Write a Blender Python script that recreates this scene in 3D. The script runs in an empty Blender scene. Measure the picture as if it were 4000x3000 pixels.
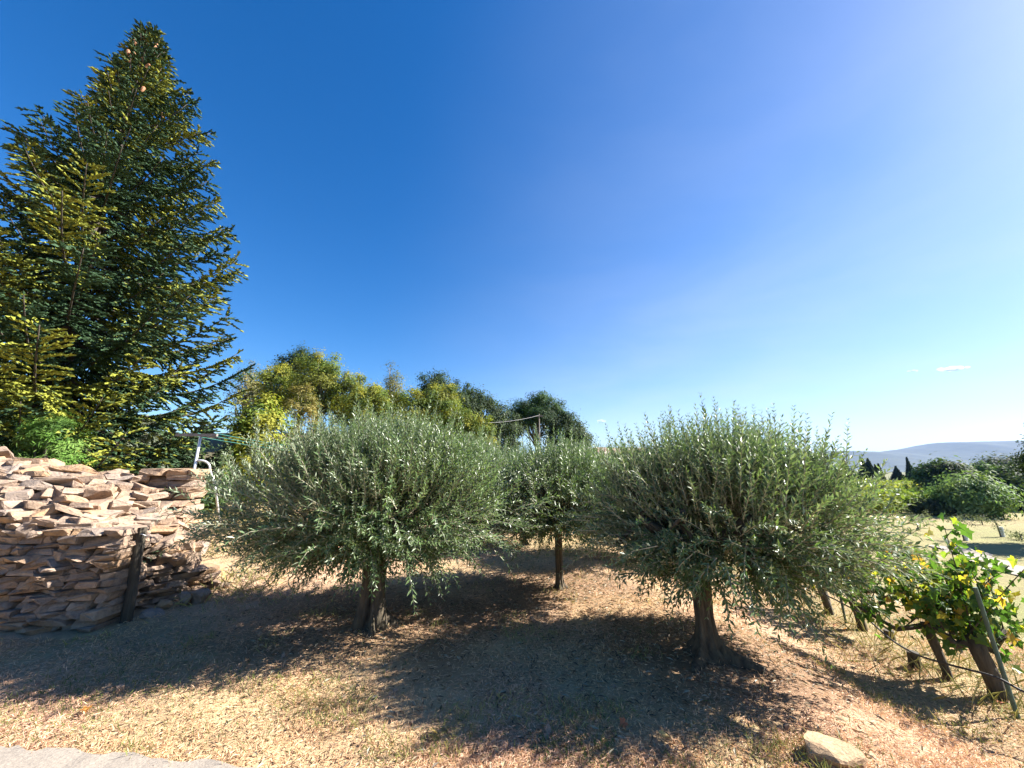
import bpy, bmesh, math, random
import numpy as np
from mathutils import Vector, Matrix, Euler

# ------------------------------------------------------------------ camera, sky, sun, exposure
scene = bpy.context.scene
COL = scene.collection
F, PITCH, CAMZ = 1500.0, math.radians(12.8), 1.65
cam_d = bpy.data.cameras.new('camera')
cam_d.sensor_width = 36.0
cam_d.lens = 36.0 * F / 4000.0
cam_d.clip_start = 0.05
cam_d.clip_end = 40000.0
cam = bpy.data.objects.new('camera', cam_d)
cam.location = (0, 0, CAMZ)
cam.rotation_euler = (math.pi / 2 + PITCH, 0, 0)
COL.objects.link(cam)
scene.camera = cam

SUN_AZ, SUN_EL = math.radians(80), math.radians(36.5)
sun_dir = Vector((math.sin(SUN_AZ) * math.cos(SUN_EL), math.cos(SUN_AZ) * math.cos(SUN_EL), math.sin(SUN_EL)))
world = bpy.data.worlds.new('World')
scene.world = world
world.use_nodes = True
wn, wl = world.node_tree.nodes, world.node_tree.links
bg = wn['Background']
sky = wn.new('ShaderNodeTexSky')
sky.sky_type = 'NISHITA'
sky.sun_disc = False
sky.sun_elevation = SUN_EL
sky.sun_rotation = SUN_AZ
sky.air_density = 1.0
sky.dust_density = 0.4
sky.ozone_density = 3.0
sat = wn.new('ShaderNodeHueSaturation')
sat.inputs['Saturation'].default_value = 1.38
sat.inputs['Hue'].default_value = 0.507
wl.new(sky.outputs['Color'], sat.inputs['Color'])
# thin high cirrus veil low in the west, broken up by noise in the sky's own directions
tcw = wn.new('ShaderNodeTexCoord')
mpw = wn.new('ShaderNodeMapping'); mpw.inputs['Scale'].default_value = (1.3, 1.3, 4.0); mpw.inputs['Rotation'].default_value = (0.25, -0.35, 0.3)
wl.new(tcw.outputs['Generated'], mpw.inputs['Vector'])
nzw = wn.new('ShaderNodeTexNoise'); nzw.inputs['Scale'].default_value = 1.7; nzw.inputs['Detail'].default_value = 6.0; nzw.inputs['Roughness'].default_value = 0.55
nzw.inputs['Distortion'].default_value = 0.4
wl.new(mpw.outputs[0], nzw.inputs['Vector'])
def wmath(op, a, b=None, c=None):
    n = wn.new('ShaderNodeMath'); n.operation = op; n.use_clamp = op != 'SUBTRACT'
    for i, q in enumerate((a, b, c)):
        if q is None: continue
        if isinstance(q, bpy.types.NodeSocket): wl.new(q, n.inputs[i])
        else: n.inputs[i].default_value = q
    return n.outputs[0]
def wrange(src, a, b, lo, hi):
    n = wn.new('ShaderNodeMapRange'); n.interpolation_type = 'SMOOTHSTEP'
    wl.new(src, n.inputs[0])
    for i, q in enumerate((a, b, lo, hi)): n.inputs[i + 1].default_value = q
    return n.outputs[0]
dw = wn.new('ShaderNodeVectorMath'); dw.operation = 'DOT_PRODUCT'
wl.new(tcw.outputs['Generated'], dw.inputs[0]); dw.inputs[1].default_value = (0.87, 0.5, 0.0)
sxyz = wn.new('ShaderNodeSeparateXYZ'); wl.new(tcw.outputs['Generated'], sxyz.inputs[0])
veil = wmath('MULTIPLY', wrange(nzw.outputs['Fac'], 0.28, 0.74, 0.34, 0.56), wrange(dw.outputs['Value'], 0.1, 1.0, 0.0, 1.0))
veil = wmath('MULTIPLY', veil, wrange(sxyz.outputs['Z'], 0.03, 0.6, 1.0, 0.36))
vm = wn.new('ShaderNodeMix'); vm.data_type = 'RGBA'
wl.new(veil, vm.inputs[0]); wl.new(sat.outputs['Color'], vm.inputs[6]); vm.inputs[7].default_value = (4.7, 5.0, 5.5, 1)
wl.new(vm.outputs[2], bg.inputs['Color'])
bg.inputs['Strength'].default_value = 0.05

sl = bpy.data.lights.new('sun', 'SUN')
sl.energy = 5.0
sl.angle = math.radians(0.5)
sl.color = (1.0, 0.955, 0.88)
so = bpy.data.objects.new('sun', sl)
so.rotation_euler = (-sun_dir).to_track_quat('-Z', 'Y').to_euler()
so.location = (20, 8, 20)
COL.objects.link(so)

scene.view_settings.view_transform = 'Standard'
scene.view_settings.look = 'None'
scene.view_settings.gamma = 1.0
scene.view_settings.use_curve_mapping = False
scene.view_settings.exposure = 2.05
cy = scene.cycles
cy.max_bounces = 6
cy.diffuse_bounces = 3
cy.glossy_bounces = 2
cy.transmission_bounces = 3
cy.transparent_max_bounces = 4
cy.volume_bounces = 0
cy.caustics_reflective = False
cy.caustics_refractive = False

# ------------------------------------------------------------------ helpers
RNG = np.random.default_rng(7)
random.seed(11)
CP, SP = math.cos(PITCH), math.sin(PITCH)

def ray(px, py):
    """Direction of a photo pixel, scaled so that its depth is one metre."""
    u, v = px - 2000.0, 1500.0 - py
    fwd = F * CP - v * SP
    return u / fwd, (v * CP + F * SP) / fwd

def at_depth(px, py, d):
    a, b = ray(px, py)
    return Vector((a * d, d, CAMZ + b * d))

def on_ground(px, py):
    a, b = ray(px, py)
    d = 2.0
    for _ in range(400):
        if CAMZ + b * d <= float(height(a * d, d)):
            break
        d *= 1.01
    return Vector((a * d, d, float(height(a * d, d))))

def ss(a, b, x):
    t = np.clip((np.asarray(x, float) - a) / (b - a), 0, 1)
    return t * t * (3 - 2 * t)

_nt = RNG.random((64, 64))
def vnoise(x, y):
    """Smooth value noise on numpy arrays, 0..1."""
    x, y = np.asarray(x, float), np.asarray(y, float)
    xi, yi = np.floor(x).astype(int), np.floor(y).astype(int)
    fx, fy = x - xi, y - yi
    fx, fy = fx * fx * (3 - 2 * fx), fy * fy * (3 - 2 * fy)
    g = lambda i, j: _nt[i % 64, j % 64]
    return (g(xi, yi) * (1 - fx) + g(xi + 1, yi) * fx) * (1 - fy) + (g(xi, yi + 1) * (1 - fx) + g(xi + 1, yi + 1) * fx) * fy

def height(x, y):
    x, y = np.asarray(x, float), np.asarray(y, float)
    h = -0.32 * ss(2.0, 3.6, x) - 1.2 * ss(5.2, 11.0, x)
    h = h + 0.9 * ss(60, 200, y) * ss(5.2, 11, x)
    # bank at the left behind the low wall, then the wooded slope
    h = h + 0.5 * ss(-2.6, -5.2, x) * ss(5.5, 7.6, y)
    h = h + 3.2 * ss(-1.0, -16.0, x) * ss(13, 34, y) * (1 - ss(120, 300, y))
    h = h + 1.4 * ss(5.0, -5.0, x) * ss(14, 40, y) * (1 - ss(120, 300, y))
    h = h + 0.07 * np.exp(-((x - 1.79) ** 2 + (y - 4.05) ** 2) / 0.18)
    h = h + 0.07 * np.exp(-((x + 1.5) ** 2 + (y - 4.7) ** 2) / 0.3)
    h = h + 0.10 * (vnoise(x * 0.55 + 9, y * 0.55 + 3) - 0.5) * ss(2.2, 4.0, y)
    h = h + 0.035 * (vnoise(x * 2.1, y * 2.1) - 0.5)
    h = h + 0.012 * (vnoise(x * 9, y * 9) - 0.5)
    return h

def props(o, label=None, cat=None, group=None, kind=None):
    if label: o['label'] = label
    if cat: o['category'] = cat
    if group: o['group'] = group
    if kind: o['kind'] = kind
    return o

def thing(name, label, cat, loc=(0, 0, 0), rz=0.0, group=None):
    o = bpy.data.objects.new(name, None)
    o.empty_display_size = 0.2
    o.location = loc
    o.rotation_euler = (0, 0, rz)
    COL.objects.link(o)
    return props(o, label, cat, group)

def obj(name, me, parent=None, loc=(0, 0, 0), rot=(0, 0, 0), scale=(1, 1, 1), kind=None):
    o = bpy.data.objects.new(name, me)
    o.parent = parent
    o.location, o.rotation_euler, o.scale = loc, rot, scale
    COL.objects.link(o)
    if kind: o['kind'] = kind
    return o

def copy_tree(o, parent=None):
    c = o.copy()
    COL.objects.link(c)
    c.parent = parent
    for ch in [k for k in bpy.data.objects if k.parent == o]:
        copy_tree(ch, c)
    return c

def np_mesh(name, verts, faces, mats, tint=None, smooth=False, matidx=None):
    """faces: list of (k, n) index arrays (n = 3 or 4)."""
    me = bpy.data.meshes.new(name)
    verts = np.asarray(verts, np.float32)
    me.vertices.add(len(verts))
    me.vertices.foreach_set('co', verts.ravel())
    loops = np.concatenate([f.ravel() for f in faces]).astype(np.int32)
    sizes = np.concatenate([np.full(len(f), f.shape[1]) for f in faces]).astype(np.int32)
    starts = np.concatenate([[0], np.cumsum(sizes)[:-1]]).astype(np.int32)
    me.loops.add(len(loops))
    me.loops.foreach_set('vertex_index', loops)
    me.polygons.add(len(sizes))
    me.polygons.foreach_set('loop_start', starts)
    if matidx is not None:
        me.polygons.foreach_set('material_index', np.asarray(matidx, np.int32))
    me.polygons.foreach_set('use_smooth', np.full(len(sizes), smooth))
    me.update(calc_edges=True)
    if tint is not None:
        a = me.color_attributes.new('tint', 'FLOAT_COLOR', 'POINT')
        t4 = np.ones((len(verts), 4), np.float32)
        t4[:, :3] = tint
        a.data.foreach_set('color', t4.ravel())
    for m in (mats if isinstance(mats, (list, tuple)) else [mats]):
        me.materials.append(m)
    return me

def norm(a):
    return a / np.maximum(np.linalg.norm(a, axis=-1, keepdims=True), 1e-9)

def leaf_geo(pos, d, n, ln, wd, fold=0.25, curl=0.0):
    """One folded diamond (two triangles) per leaf."""
    d = norm(d)
    s = norm(np.cross(d, n))
    n = np.cross(s, d)
    ln, wd = ln[:, None], wd[:, None]
    mid = pos + d * ln * 0.45
    v = np.stack([pos, mid - s * wd * 0.5 + n * wd * fold, pos + d * ln - n * ln * curl, mid + s * wd * 0.5 + n * wd * fold], 1).reshape(-1, 3)
    i = np.arange(len(pos))[:, None] * 4
    f = np.concatenate([i + [[0, 3, 2]], i + [[0, 2, 1]]])
    return v, f

def tube_geo(pts, rad, sides=6, wob=0.0, rng=RNG):
    pts = np.asarray(pts, float)
    k = len(pts)
    t = np.gradient(pts, axis=0)
    t = norm(t)
    ref = np.array([0, 0, 1.0]) if abs(t[0, 2]) < 0.9 else np.array([1.0, 0, 0])
    a = np.cross(t[0], ref); a /= np.linalg.norm(a)
    vs = []
    for i in range(k):
        a = a - t[i] * np.dot(a, t[i]); a /= max(np.linalg.norm(a), 1e-9)
        b = np.cross(t[i], a)
        th = np.arange(sides) * 2 * math.pi / sides
        r = rad[i] * (1 + wob * (rng.random(sides) - 0.5))
        vs.append(pts[i] + (np.cos(th) * r)[:, None] * a + (np.sin(th) * r)[:, None] * b)
    v = np.concatenate(vs + [pts[:1], pts[-1:]])
    i, j = np.meshgrid(np.arange(k - 1), np.arange(sides), indexing='ij')
    i, j = i.ravel(), j.ravel()
    j2 = (j + 1) % sides
    q = np.stack([i * sides + j, i * sides + j2, (i + 1) * sides + j2, (i + 1) * sides + j], 1)
    js = np.arange(sides)
    c0 = np.stack([np.full(sides, k * sides), (js + 1) % sides, js], 1)
    c1 = np.stack([np.full(sides, k * sides + 1), (k - 1) * sides + js, (k - 1) * sides + (js + 1) % sides], 1)
    return v, q, np.concatenate([c0, c1])

class Geo:
    """Collects arrays into one mesh."""
    def __init__(s): s.v, s.q, s.t, s.c, s.qm, s.tm, s.n = [], [], [], [], [], [], 0
    def add(s, v, q=None, t=None, col=(1, 1, 1), m=0):
        s.v.append(v)
        c = np.asarray(col, float)
        s.c.append(np.broadcast_to(c, (len(v), 3)) if c.ndim == 1 else c)
        if q is not None and len(q): s.q.append(q + s.n); s.qm.append(np.full(len(q), m))
        if t is not None and len(t): s.t.append(t + s.n); s.tm.append(np.full(len(t), m))
        s.n += len(v)
    def tube(s, pts, rad, sides=6, col=(1, 1, 1), m=0, wob=0.0):
        v, q, t = tube_geo(pts, rad, sides, wob)
        s.add(v, q, t, col, m)
    def build(s, name, mats, smooth=False):
        fs, mi = [], []
        if s.q: fs.append(np.concatenate(s.q)); mi.append(np.concatenate(s.qm))
        if s.t: fs.append(np.concatenate(s.t)); mi.append(np.concatenate(s.tm))
        return np_mesh(name, np.concatenate(s.v), fs, mats, np.concatenate(s.c), smooth, np.concatenate(mi))

# ------------------------------------------------------------------ materials
def mat_new(name):
    m = bpy.data.materials.new(name)
    m.use_nodes = True
    return m, m.node_tree.nodes, m.node_tree.links, m.node_tree.nodes['Principled BSDF']

def N(nodes, typ, **kw):
    n = nodes.new(typ)
    for k, v in kw.items():
        if k in n.inputs.keys(): n.inputs[k].default_value = v
        else: setattr(n, k, v)
    return n

def mixc(nodes, links, fac, a, b, blend='MIX'):
    n = nodes.new('ShaderNodeMix'); n.data_type = 'RGBA'; n.blend_type = blend
    for sock, val in ((n.inputs[0], fac), (n.inputs[6], a), (n.inputs[7], b)):
        if isinstance(val, bpy.types.NodeSocket): links.new(val, sock)
        else: sock.default_value = val if not isinstance(val, tuple) or len(val) == 4 else (*val, 1)
    return n.outputs[2]

def ramp(nodes, links, src, stops):
    n = nodes.new('ShaderNodeValToRGB')
    e = n.color_ramp.elements
    while len(e) < len(stops): e.new(0.5)
    for el, (p, c) in zip(e, stops):
        el.position = p
        el.color = (*c, 1) if isinstance(c, tuple) else (c, c, c, 1)
    links.new(src, n.inputs[0])
    return n.outputs[0]

def leaf_material(name, rough=0.5, trans=0.35, under=None, spec=0.4, tboost=(1.25, 1.3, 0.6)):
    m, nd, lk, b = mat_new(name)
    at = N(nd, 'ShaderNodeAttribute', attribute_name='tint')
    col = at.outputs['Color']
    if under:
        g = N(nd, 'ShaderNodeNewGeometry')
        col = mixc(nd, lk, g.outputs['Backfacing'], col, under)
    lk.new(col, b.inputs['Base Color'])
    b.inputs['Roughness'].default_value = rough
    b.inputs['Specular IOR Level'].default_value = spec
    tr = nd.new('ShaderNodeBsdfTranslucent')
    lk.new(mixc(nd, lk, 1.0, at.outputs['Color'], (*tboost, 1), 'MULTIPLY'), tr.inputs['Color'])
    mx = nd.new('ShaderNodeMixShader')
    mx.inputs[0].default_value = trans
    lk.new(b.outputs[0], mx.inputs[1]); lk.new(tr.outputs[0], mx.inputs[2])
    lk.new(mx.outputs[0], nd['Material Output'].inputs['Surface'])
    return m

def bark_material(name, c1, c2, scale=18, stretch=0.25, bump=0.6):
    m, nd, lk, b = mat_new(name)
    tc = N(nd, 'ShaderNodeTexCoord')
    mp = N(nd, 'ShaderNodeMapping'); mp.inputs['Scale'].default_value = (1, 1, stretch)
    lk.new(tc.outputs['Object'], mp.inputs['Vector'])
    n1 = N(nd, 'ShaderNodeTexNoise', Scale=scale, Detail=8.0, Roughness=0.65)
    lk.new(mp.outputs[0], n1.inputs['Vector'])
    n2 = N(nd, 'ShaderNodeTexNoise', Scale=4.0, Detail=3.0)
    lk.new(tc.outputs['Object'], n2.inputs['Vector'])
    c = ramp(nd, lk, n1.outputs['Fac'], [(0.32, c1), (0.68, c2)])
    c = mixc(nd, lk, n2.outputs['Fac'], c, mixc(nd, lk, 1.0, c, (0.75, 0.85, 0.6, 1), 'MULTIPLY'))
    lk.new(c, b.inputs['Base Color'])
    b.inputs['Roughness'].default_value = 0.9
    bp = N(nd, 'ShaderNodeBump', Strength=bump, Distance=0.02)
    lk.new(n1.outputs['Fac'], bp.inputs['Height']); lk.new(bp.outputs[0], b.inputs['Normal'])
    return m

M = {}
M['olive'] = leaf_material('olive_leaf', 0.42, 0.24, under=(0.38, 0.44, 0.31, 1), spec=0.55, tboost=(1.5, 1.6, 0.7))
M['leaf'] = leaf_material('broad_leaf', 0.65, 0.35, spec=0.15)
M['needle'] = leaf_material('needle', 0.7, 0.12, spec=0.15)
M['grass'] = leaf_material('dry_grass_blade', 0.6, 0.25, spec=0.3, tboost=(1.1, 1.05, 0.8))
M['bark'] = bark_material('olive_bark', (0.022, 0.016, 0.012), (0.13, 0.095, 0.068), 22, .22, 1.0)
M['spruce_bark'] = bark_material('spruce_bark', (0.03, 0.022, 0.018), (0.08, 0.06, 0.048), 10)
M['grey_bark'] = bark_material('grey_bark', (0.08, 0.065, 0.05), (0.2, 0.17, 0.14), 8)
M['vine_bark'] = bark_material('vine_bark', (0.03, 0.022, 0.018), (0.12, 0.09, 0.07), 30, 0.15, 0.9)
M['old_wood'] = bark_material('weathered_wood', (0.022, 0.017, 0.014), (0.10, 0.078, 0.062), 40, 0.05, 0.5)

def stone_material():
    m, nd, lk, b = mat_new('limestone')
    oi = N(nd, 'ShaderNodeObjectInfo'); tc = N(nd, 'ShaderNodeTexCoord')
    add = N(nd, 'ShaderNodeVectorMath', operation='ADD')
    geo = N(nd, 'ShaderNodeNewGeometry')
    lk.new(geo.outputs['Position'], add.inputs[0]); lk.new(oi.outputs['Random'], add.inputs[1])
    base = ramp(nd, lk, oi.outputs['Random'], [(0.0, (0.38, 0.245, 0.16)), (0.22, (0.24, 0.175, 0.135)), (0.42, (0.40, 0.285, 0.20)),
                                               (0.6, (0.22, 0.185, 0.165)), (0.78, (0.44, 0.26, 0.13)), (1.0, (0.27, 0.215, 0.18))])
    n1 = N(nd, 'ShaderNodeTexNoise', Scale=9.0, Detail=7.0, Roughness=0.65); lk.new(add.outputs[0], n1.inputs['Vector'])
    n2 = N(nd, 'ShaderNodeTexNoise', Scale=45.0, Detail=6.0, Roughness=0.7); lk.new(add.outputs[0], n2.inputs['Vector'])
    n3 = N(nd, 'ShaderNodeTexVoronoi', Scale=28.0); lk.new(add.outputs[0], n3.inputs['Vector'])
    c = mixc(nd, lk, ramp(nd, lk, n1.outputs['Fac'], [(0.42, 0.0), (0.64, 0.75)]), base, (0.105, 0.08, 0.068, 1))
    c = mixc(nd, lk, ramp(nd, lk, n2.outputs['Fac'], [(0.40, 0.0), (0.72, 0.55)]), c, (0.40, 0.29, 0.20, 1))
    c = mixc(nd, lk, ramp(nd, lk, n3.outputs['Distance'], [(0.0, 0.35), (0.12, 0.0)]), c, (0.06, 0.05, 0.045, 1))
    lk.new(c, b.inputs['Base Color'])
    b.inputs['Roughness'].default_value = 0.9
    b.inputs['Specular IOR Level'].default_value = 0.25
    ad = N(nd, 'ShaderNodeMath', operation='ADD'); lk.new(n1.outputs['Fac'], ad.inputs[0]); lk.new(n2.outputs['Fac'], ad.inputs[1])
    bp = N(nd, 'ShaderNodeBump', Strength=0.8, Distance=0.02); lk.new(ad.outputs[0], bp.inputs['Height']); lk.new(bp.outputs[0], b.inputs['Normal'])
    return m
M['stone'] = stone_material()

def plain(name, col, rough=0.8, metal=0.0, noise=0.25, scale=12.0, bump=0.2):
    m, nd, lk, b = mat_new(name)
    tc = N(nd, 'ShaderNodeTexCoord')
    n1 = N(nd, 'ShaderNodeTexNoise', Scale=scale, Detail=6.0, Roughness=0.6); lk.new(tc.outputs['Object'], n1.inputs['Vector'])
    dark = tuple(c * (1 - noise) for c in col); light = tuple(min(1, c * (1 + noise)) for c in col)
    lk.new(ramp(nd, lk, n1.outputs['Fac'], [(0.3, dark), (0.7, light)]), b.inputs['Base Color'])
    b.inputs['Roughness'].default_value = rough
    b.inputs['Metallic'].default_value = metal
    bp = N(nd, 'ShaderNodeBump', Strength=bump, Distance=0.01); lk.new(n1.outputs['Fac'], bp.inputs['Height']); lk.new(bp.outputs[0], b.inputs['Normal'])
    return m
M['earth'] = plain('packed_earth', (0.09, 0.065, 0.045), 1.0)
M['concrete'] = plain('concrete', (0.235, 0.20, 0.165), 0.95, noise=0.22, scale=60, bump=0.5)
M['track'] = plain('pale_track', (0.26, 0.215, 0.165), 0.95)
M['metal'] = plain('galvanised_pipe', (0.62, 0.62, 0.62), 0.45, 0.55, 0.1)
M['bar'] = plain('grey_timber', (0.22, 0.19, 0.17), 0.9)
M['cord'] = plain('green_cord', (0.10, 0.36, 0.30), 0.6)
M['hose'] = plain('black_hose', (0.035, 0.03, 0.03), 0.6)
M['stake'] = plain('green_iron_stake', (0.05, 0.09, 0.07), 0.6)
M['cable'] = plain('cable', (0.16, 0.16, 0.17), 0.6)
M['guard'] = plain('pale_tree_guard', (0.75, 0.75, 0.73), 0.6)
M['plaster'] = plain('plaster', (0.42, 0.35, 0.28), 0.9)
M['roof'] = plain('clay_roof', (0.20, 0.13, 0.10), 0.9, noise=0.4)
M['glass'] = plain('dark_glass', (0.03, 0.035, 0.04), 0.1)

def ground_material():
    m, nd, lk, b = mat_new('dry_meadow')
    at = N(nd, 'ShaderNodeAttribute', attribute_name='tint')
    geo = N(nd, 'ShaderNodeNewGeometry')
    n1 = N(nd, 'ShaderNodeTexNoise', Scale=3.0, Detail=8.0, Roughness=0.7); lk.new(geo.outputs['Position'], n1.inputs['Vector'])
    n2 = N(nd, 'ShaderNodeTexNoise', Scale=38.0, Detail=8.0, Roughness=0.75, Distortion=1.5); lk.new(geo.outputs['Position'], n2.inputs['Vector'])
    n3 = N(nd, 'ShaderNodeTexNoise', Scale=0.12, Detail=6.0, Roughness=0.6); lk.new(geo.outputs['Position'], n3.inputs['Vector'])
    c = mixc(nd, lk, ramp(nd, lk, n1.outputs['Fac'], [(0.38, 0.45), (0.62, 0.0)]), at.outputs['Color'], (0.17, 0.115, 0.07, 1))
    c = mixc(nd, lk, ramp(nd, lk, n2.outputs['Fac'], [(0.33, 0.6), (0.5, 0.0)]), c, (0.14, 0.095, 0.06, 1))
    c = mixc(nd, lk, ramp(nd, lk, n3.outputs['Fac'], [(0.45, 0.0), (0.7, 0.22)]), c, (0.19, 0.17, 0.08, 1))
    lk.new(c, b.inputs['Base Color'])
    b.inputs['Roughness'].default_value = 0.95
    b.inputs['Specular IOR Level'].default_value = 0.15
    bp = N(nd, 'ShaderNodeBump', Strength=0.8, Distance=0.025); lk.new(n2.outputs['Fac'], bp.inputs['Height']); lk.new(bp.outputs[0], b.inputs['Normal'])
    return m
M['ground'] = ground_material()

def hill_material():
    m, nd, lk, b = mat_new('wooded_hill')
    geo = N(nd, 'ShaderNodeNewGeometry')
    n1 = N(nd, 'ShaderNodeTexNoise', Scale=0.02, Detail=8.0, Roughness=0.7); lk.new(geo.outputs['Position'], n1.inputs['Vector'])
    lk.new(ramp(nd, lk, n1.outputs['Fac'], [(0.35, (0.012, 0.02, 0.009)), (0.7, (0.04, 0.05, 0.025))]), b.inputs['Base Color'])
    b.inputs['Roughness'].default_value = 1.0
    return m
M['hill'] = hill_material()

def vine_leaf_material():
    m, nd, lk, b = mat_new('vine_leaf')
    oi = N(nd, 'ShaderNodeObjectInfo'); tc = N(nd, 'ShaderNodeTexCoord')
    n1 = N(nd, 'ShaderNodeTexNoise', Scale=3.0, Detail=3.0); lk.new(tc.outputs['Object'], n1.inputs['Vector'])
    ad = N(nd, 'ShaderNodeMath', operation='MULTIPLY_ADD'); ad.inputs[1].default_value = 0.35; lk.new(n1.outputs['Fac'], ad.inputs[0])
    sub = N(nd, 'ShaderNodeMath', operation='SUBTRACT'); lk.new(oi.outputs['Random'], sub.inputs[0]); sub.inputs[1].default_value = 0.17
    lk.new(sub.outputs[0], ad.inputs[2])
    c = ramp(nd, lk, ad.outputs[0], [(0.0, (0.035, 0.08, 0.02)), (0.48, (0.06, 0.125, 0.025)), (0.68, (0.15, 0.22, 0.035)), (0.88, (0.36, 0.33, 0.045)), (1.0, (0.34, 0.17, 0.05))])
    lk.new(c, b.inputs['Base Color'])
    b.inputs['Roughness'].default_value = 0.5
    tr = nd.new('ShaderNodeBsdfTranslucent')
    lk.new(mixc(nd, lk, 1.0, c, (1.7, 1.7, 0.7, 1), 'MULTIPLY'), tr.inputs['Color'])
    mx = nd.new('ShaderNodeMixShader'); mx.inputs[0].default_value = 0.52
    lk.new(b.outputs[0], mx.inputs[1]); lk.new(tr.outputs[0], mx.inputs[2]); lk.new(mx.outputs[0], nd['Material Output'].inputs['Surface'])
    return m
M['vine_leaf'] = vine_leaf_material()
M['sandstone'] = plain('sandstone', (0.33, 0.215, 0.12), 0.9, noise=0.4, scale=14, bump=0.9)
M['cone'] = plain('spruce_cone', (0.26, 0.115, 0.05), 0.8, noise=0.4)

# ------------------------------------------------------------------ ground, path, hill, haze
def axis(near0, near1, step, far0, far1, g=1.16):
    a = list(np.arange(near0, near1 + 1e-6, step))
    d, x = step, near1
    while x < far1: d *= g; x += d; a.append(min(x, far1))
    d, x = step, near0
    while x > far0: d *= g; x -= d; a.insert(0, max(x, far0))
    return np.array(a)

xs = axis(-7.0, 6.0, 0.05, -3900, 3900)
ys = axis(1.6, 10.0, 0.05, -200, 3900)
gx, gy = np.meshgrid(xs, ys, indexing='ij')

def straw_mask(x, y):
    """0 grass, 1 bare straw litter."""
    return np.clip(ss(0.35, 0.65, vnoise(x * 0.8 + 20, y * 0.8)) , 0, 1)

def ground_tint(x, y):
    tan = np.array([0.56, 0.39, 0.24]); pink = np.array([0.56, 0.37, 0.25]); yel = np.array([0.54, 0.39, 0.21])
    green = np.array([0.17, 0.19, 0.07]); field = np.array([0.30, 0.25, 0.115]); lush = np.array([0.13, 0.20, 0.05])
    w = straw_mask(x, y)[..., None]
    c = yel * (1 - w) + pink * w
    c = c * 0.6 + tan * 0.4
    r = ss(2.6, 4.4, x)[..., None] * 0.35
    c = c * (1 - r) + green * r
    g = (ss(0.6, 0.85, vnoise(x * 0.7 + 3, y * 0.7 + 40)) * 0.45)[..., None]
    c = c * (1 - g) + green * g
    for tx, ty, tr in ((-1.5, 5.0, 1.9), (1.8, 4.1, 1.5), (.7, 6.1, 1.4), (2.5, 8.3, 1.4)):  # litter brown under the crowns, with darker, warmer tree shade painted in
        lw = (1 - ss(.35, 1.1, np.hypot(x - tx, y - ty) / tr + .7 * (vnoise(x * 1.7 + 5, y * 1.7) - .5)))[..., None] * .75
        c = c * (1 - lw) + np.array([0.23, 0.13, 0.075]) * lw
    f = ss(6, 10, x)[..., None]
    gl = (ss(0.45, 0.75, vnoise(x * 0.15, y * 0.15 + 7)) * 0.45)[..., None]
    fc = field * (1 - gl) + lush * gl
    c = c * (1 - f) + fc * f
    far = ss(40, 120, y)[..., None]
    c = c * (1 - far) + np.array([0.13, 0.15, 0.07]) * far
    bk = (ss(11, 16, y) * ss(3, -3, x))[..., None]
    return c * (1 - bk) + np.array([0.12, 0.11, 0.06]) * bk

V = np.stack([gx, gy, height(gx, gy)], -1).reshape(-1, 3)
nx, ny = gx.shape
ii, jj = np.meshgrid(np.arange(nx - 1), np.arange(ny - 1), indexing='ij')
ii, jj = ii.ravel(), jj.ravel()
Q = np.stack([ii * ny + jj, (ii + 1) * ny + jj, (ii + 1) * ny + jj + 1, ii * ny + jj + 1], 1)
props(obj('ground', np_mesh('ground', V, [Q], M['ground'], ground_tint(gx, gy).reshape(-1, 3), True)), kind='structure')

# concrete path, bottom left, with a broken edge
edge = []
for k in range(41):
    px = -500 + 1500 * k / 40
    py = 2890 + (px + 500) * 0.085 + 10 * math.sin(px * 0.021) + random.uniform(-7, 7)
    p = on_ground(px, py); edge.append(p)
bm = bmesh.new()
top = [bm.verts.new((p.x, p.y, height(p.x, p.y) + 0.025)) for p in edge]
low = [bm.verts.new((p.x, p.y + 0.012, height(p.x, p.y) - 0.05)) for p in edge]
back = [bm.verts.new((p.x * 1.0, min(p.y - 0.9, 1.2), 0.03)) for p in edge]
for a in range(40):
    bm.faces.new((top[a], back[a], back[a + 1], top[a + 1]))
    bm.faces.new((top[a], top[a + 1], low[a + 1], low[a]))
bmesh.ops.recalc_face_normals(bm, faces=bm.faces)
me = bpy.data.meshes.new('path'); bm.to_mesh(me); bm.free(); me.materials.append(M['concrete'])
props(obj('path', me), kind='structure')

# pale farm track crossing the lower field
g = Geo(); tv = []
p0, p1 = on_ground(3830, 2185), on_ground(4150, 2290)
dirv = (p1 - p0); nrm = Vector((-dirv.y, dirv.x, 0)).normalized()
for k in range(25):
    q = p0 + dirv * (k / 24 * 2.0 - 0.6)
    w = 0.55 + 0.12 * math.sin(k * 1.7)
    for sgn in (-1, 1):
        a = q + nrm * sgn * w
        tv.append((a.x, a.y, float(height(a.x, a.y)) + 0.03))
tq = np.array([[2 * k, 2 * k + 1, 2 * k + 3, 2 * k + 2] for k in range(24)])
props(obj('track', np_mesh('track', np.array(tv), [tq], M['track'])), kind='structure')

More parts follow.
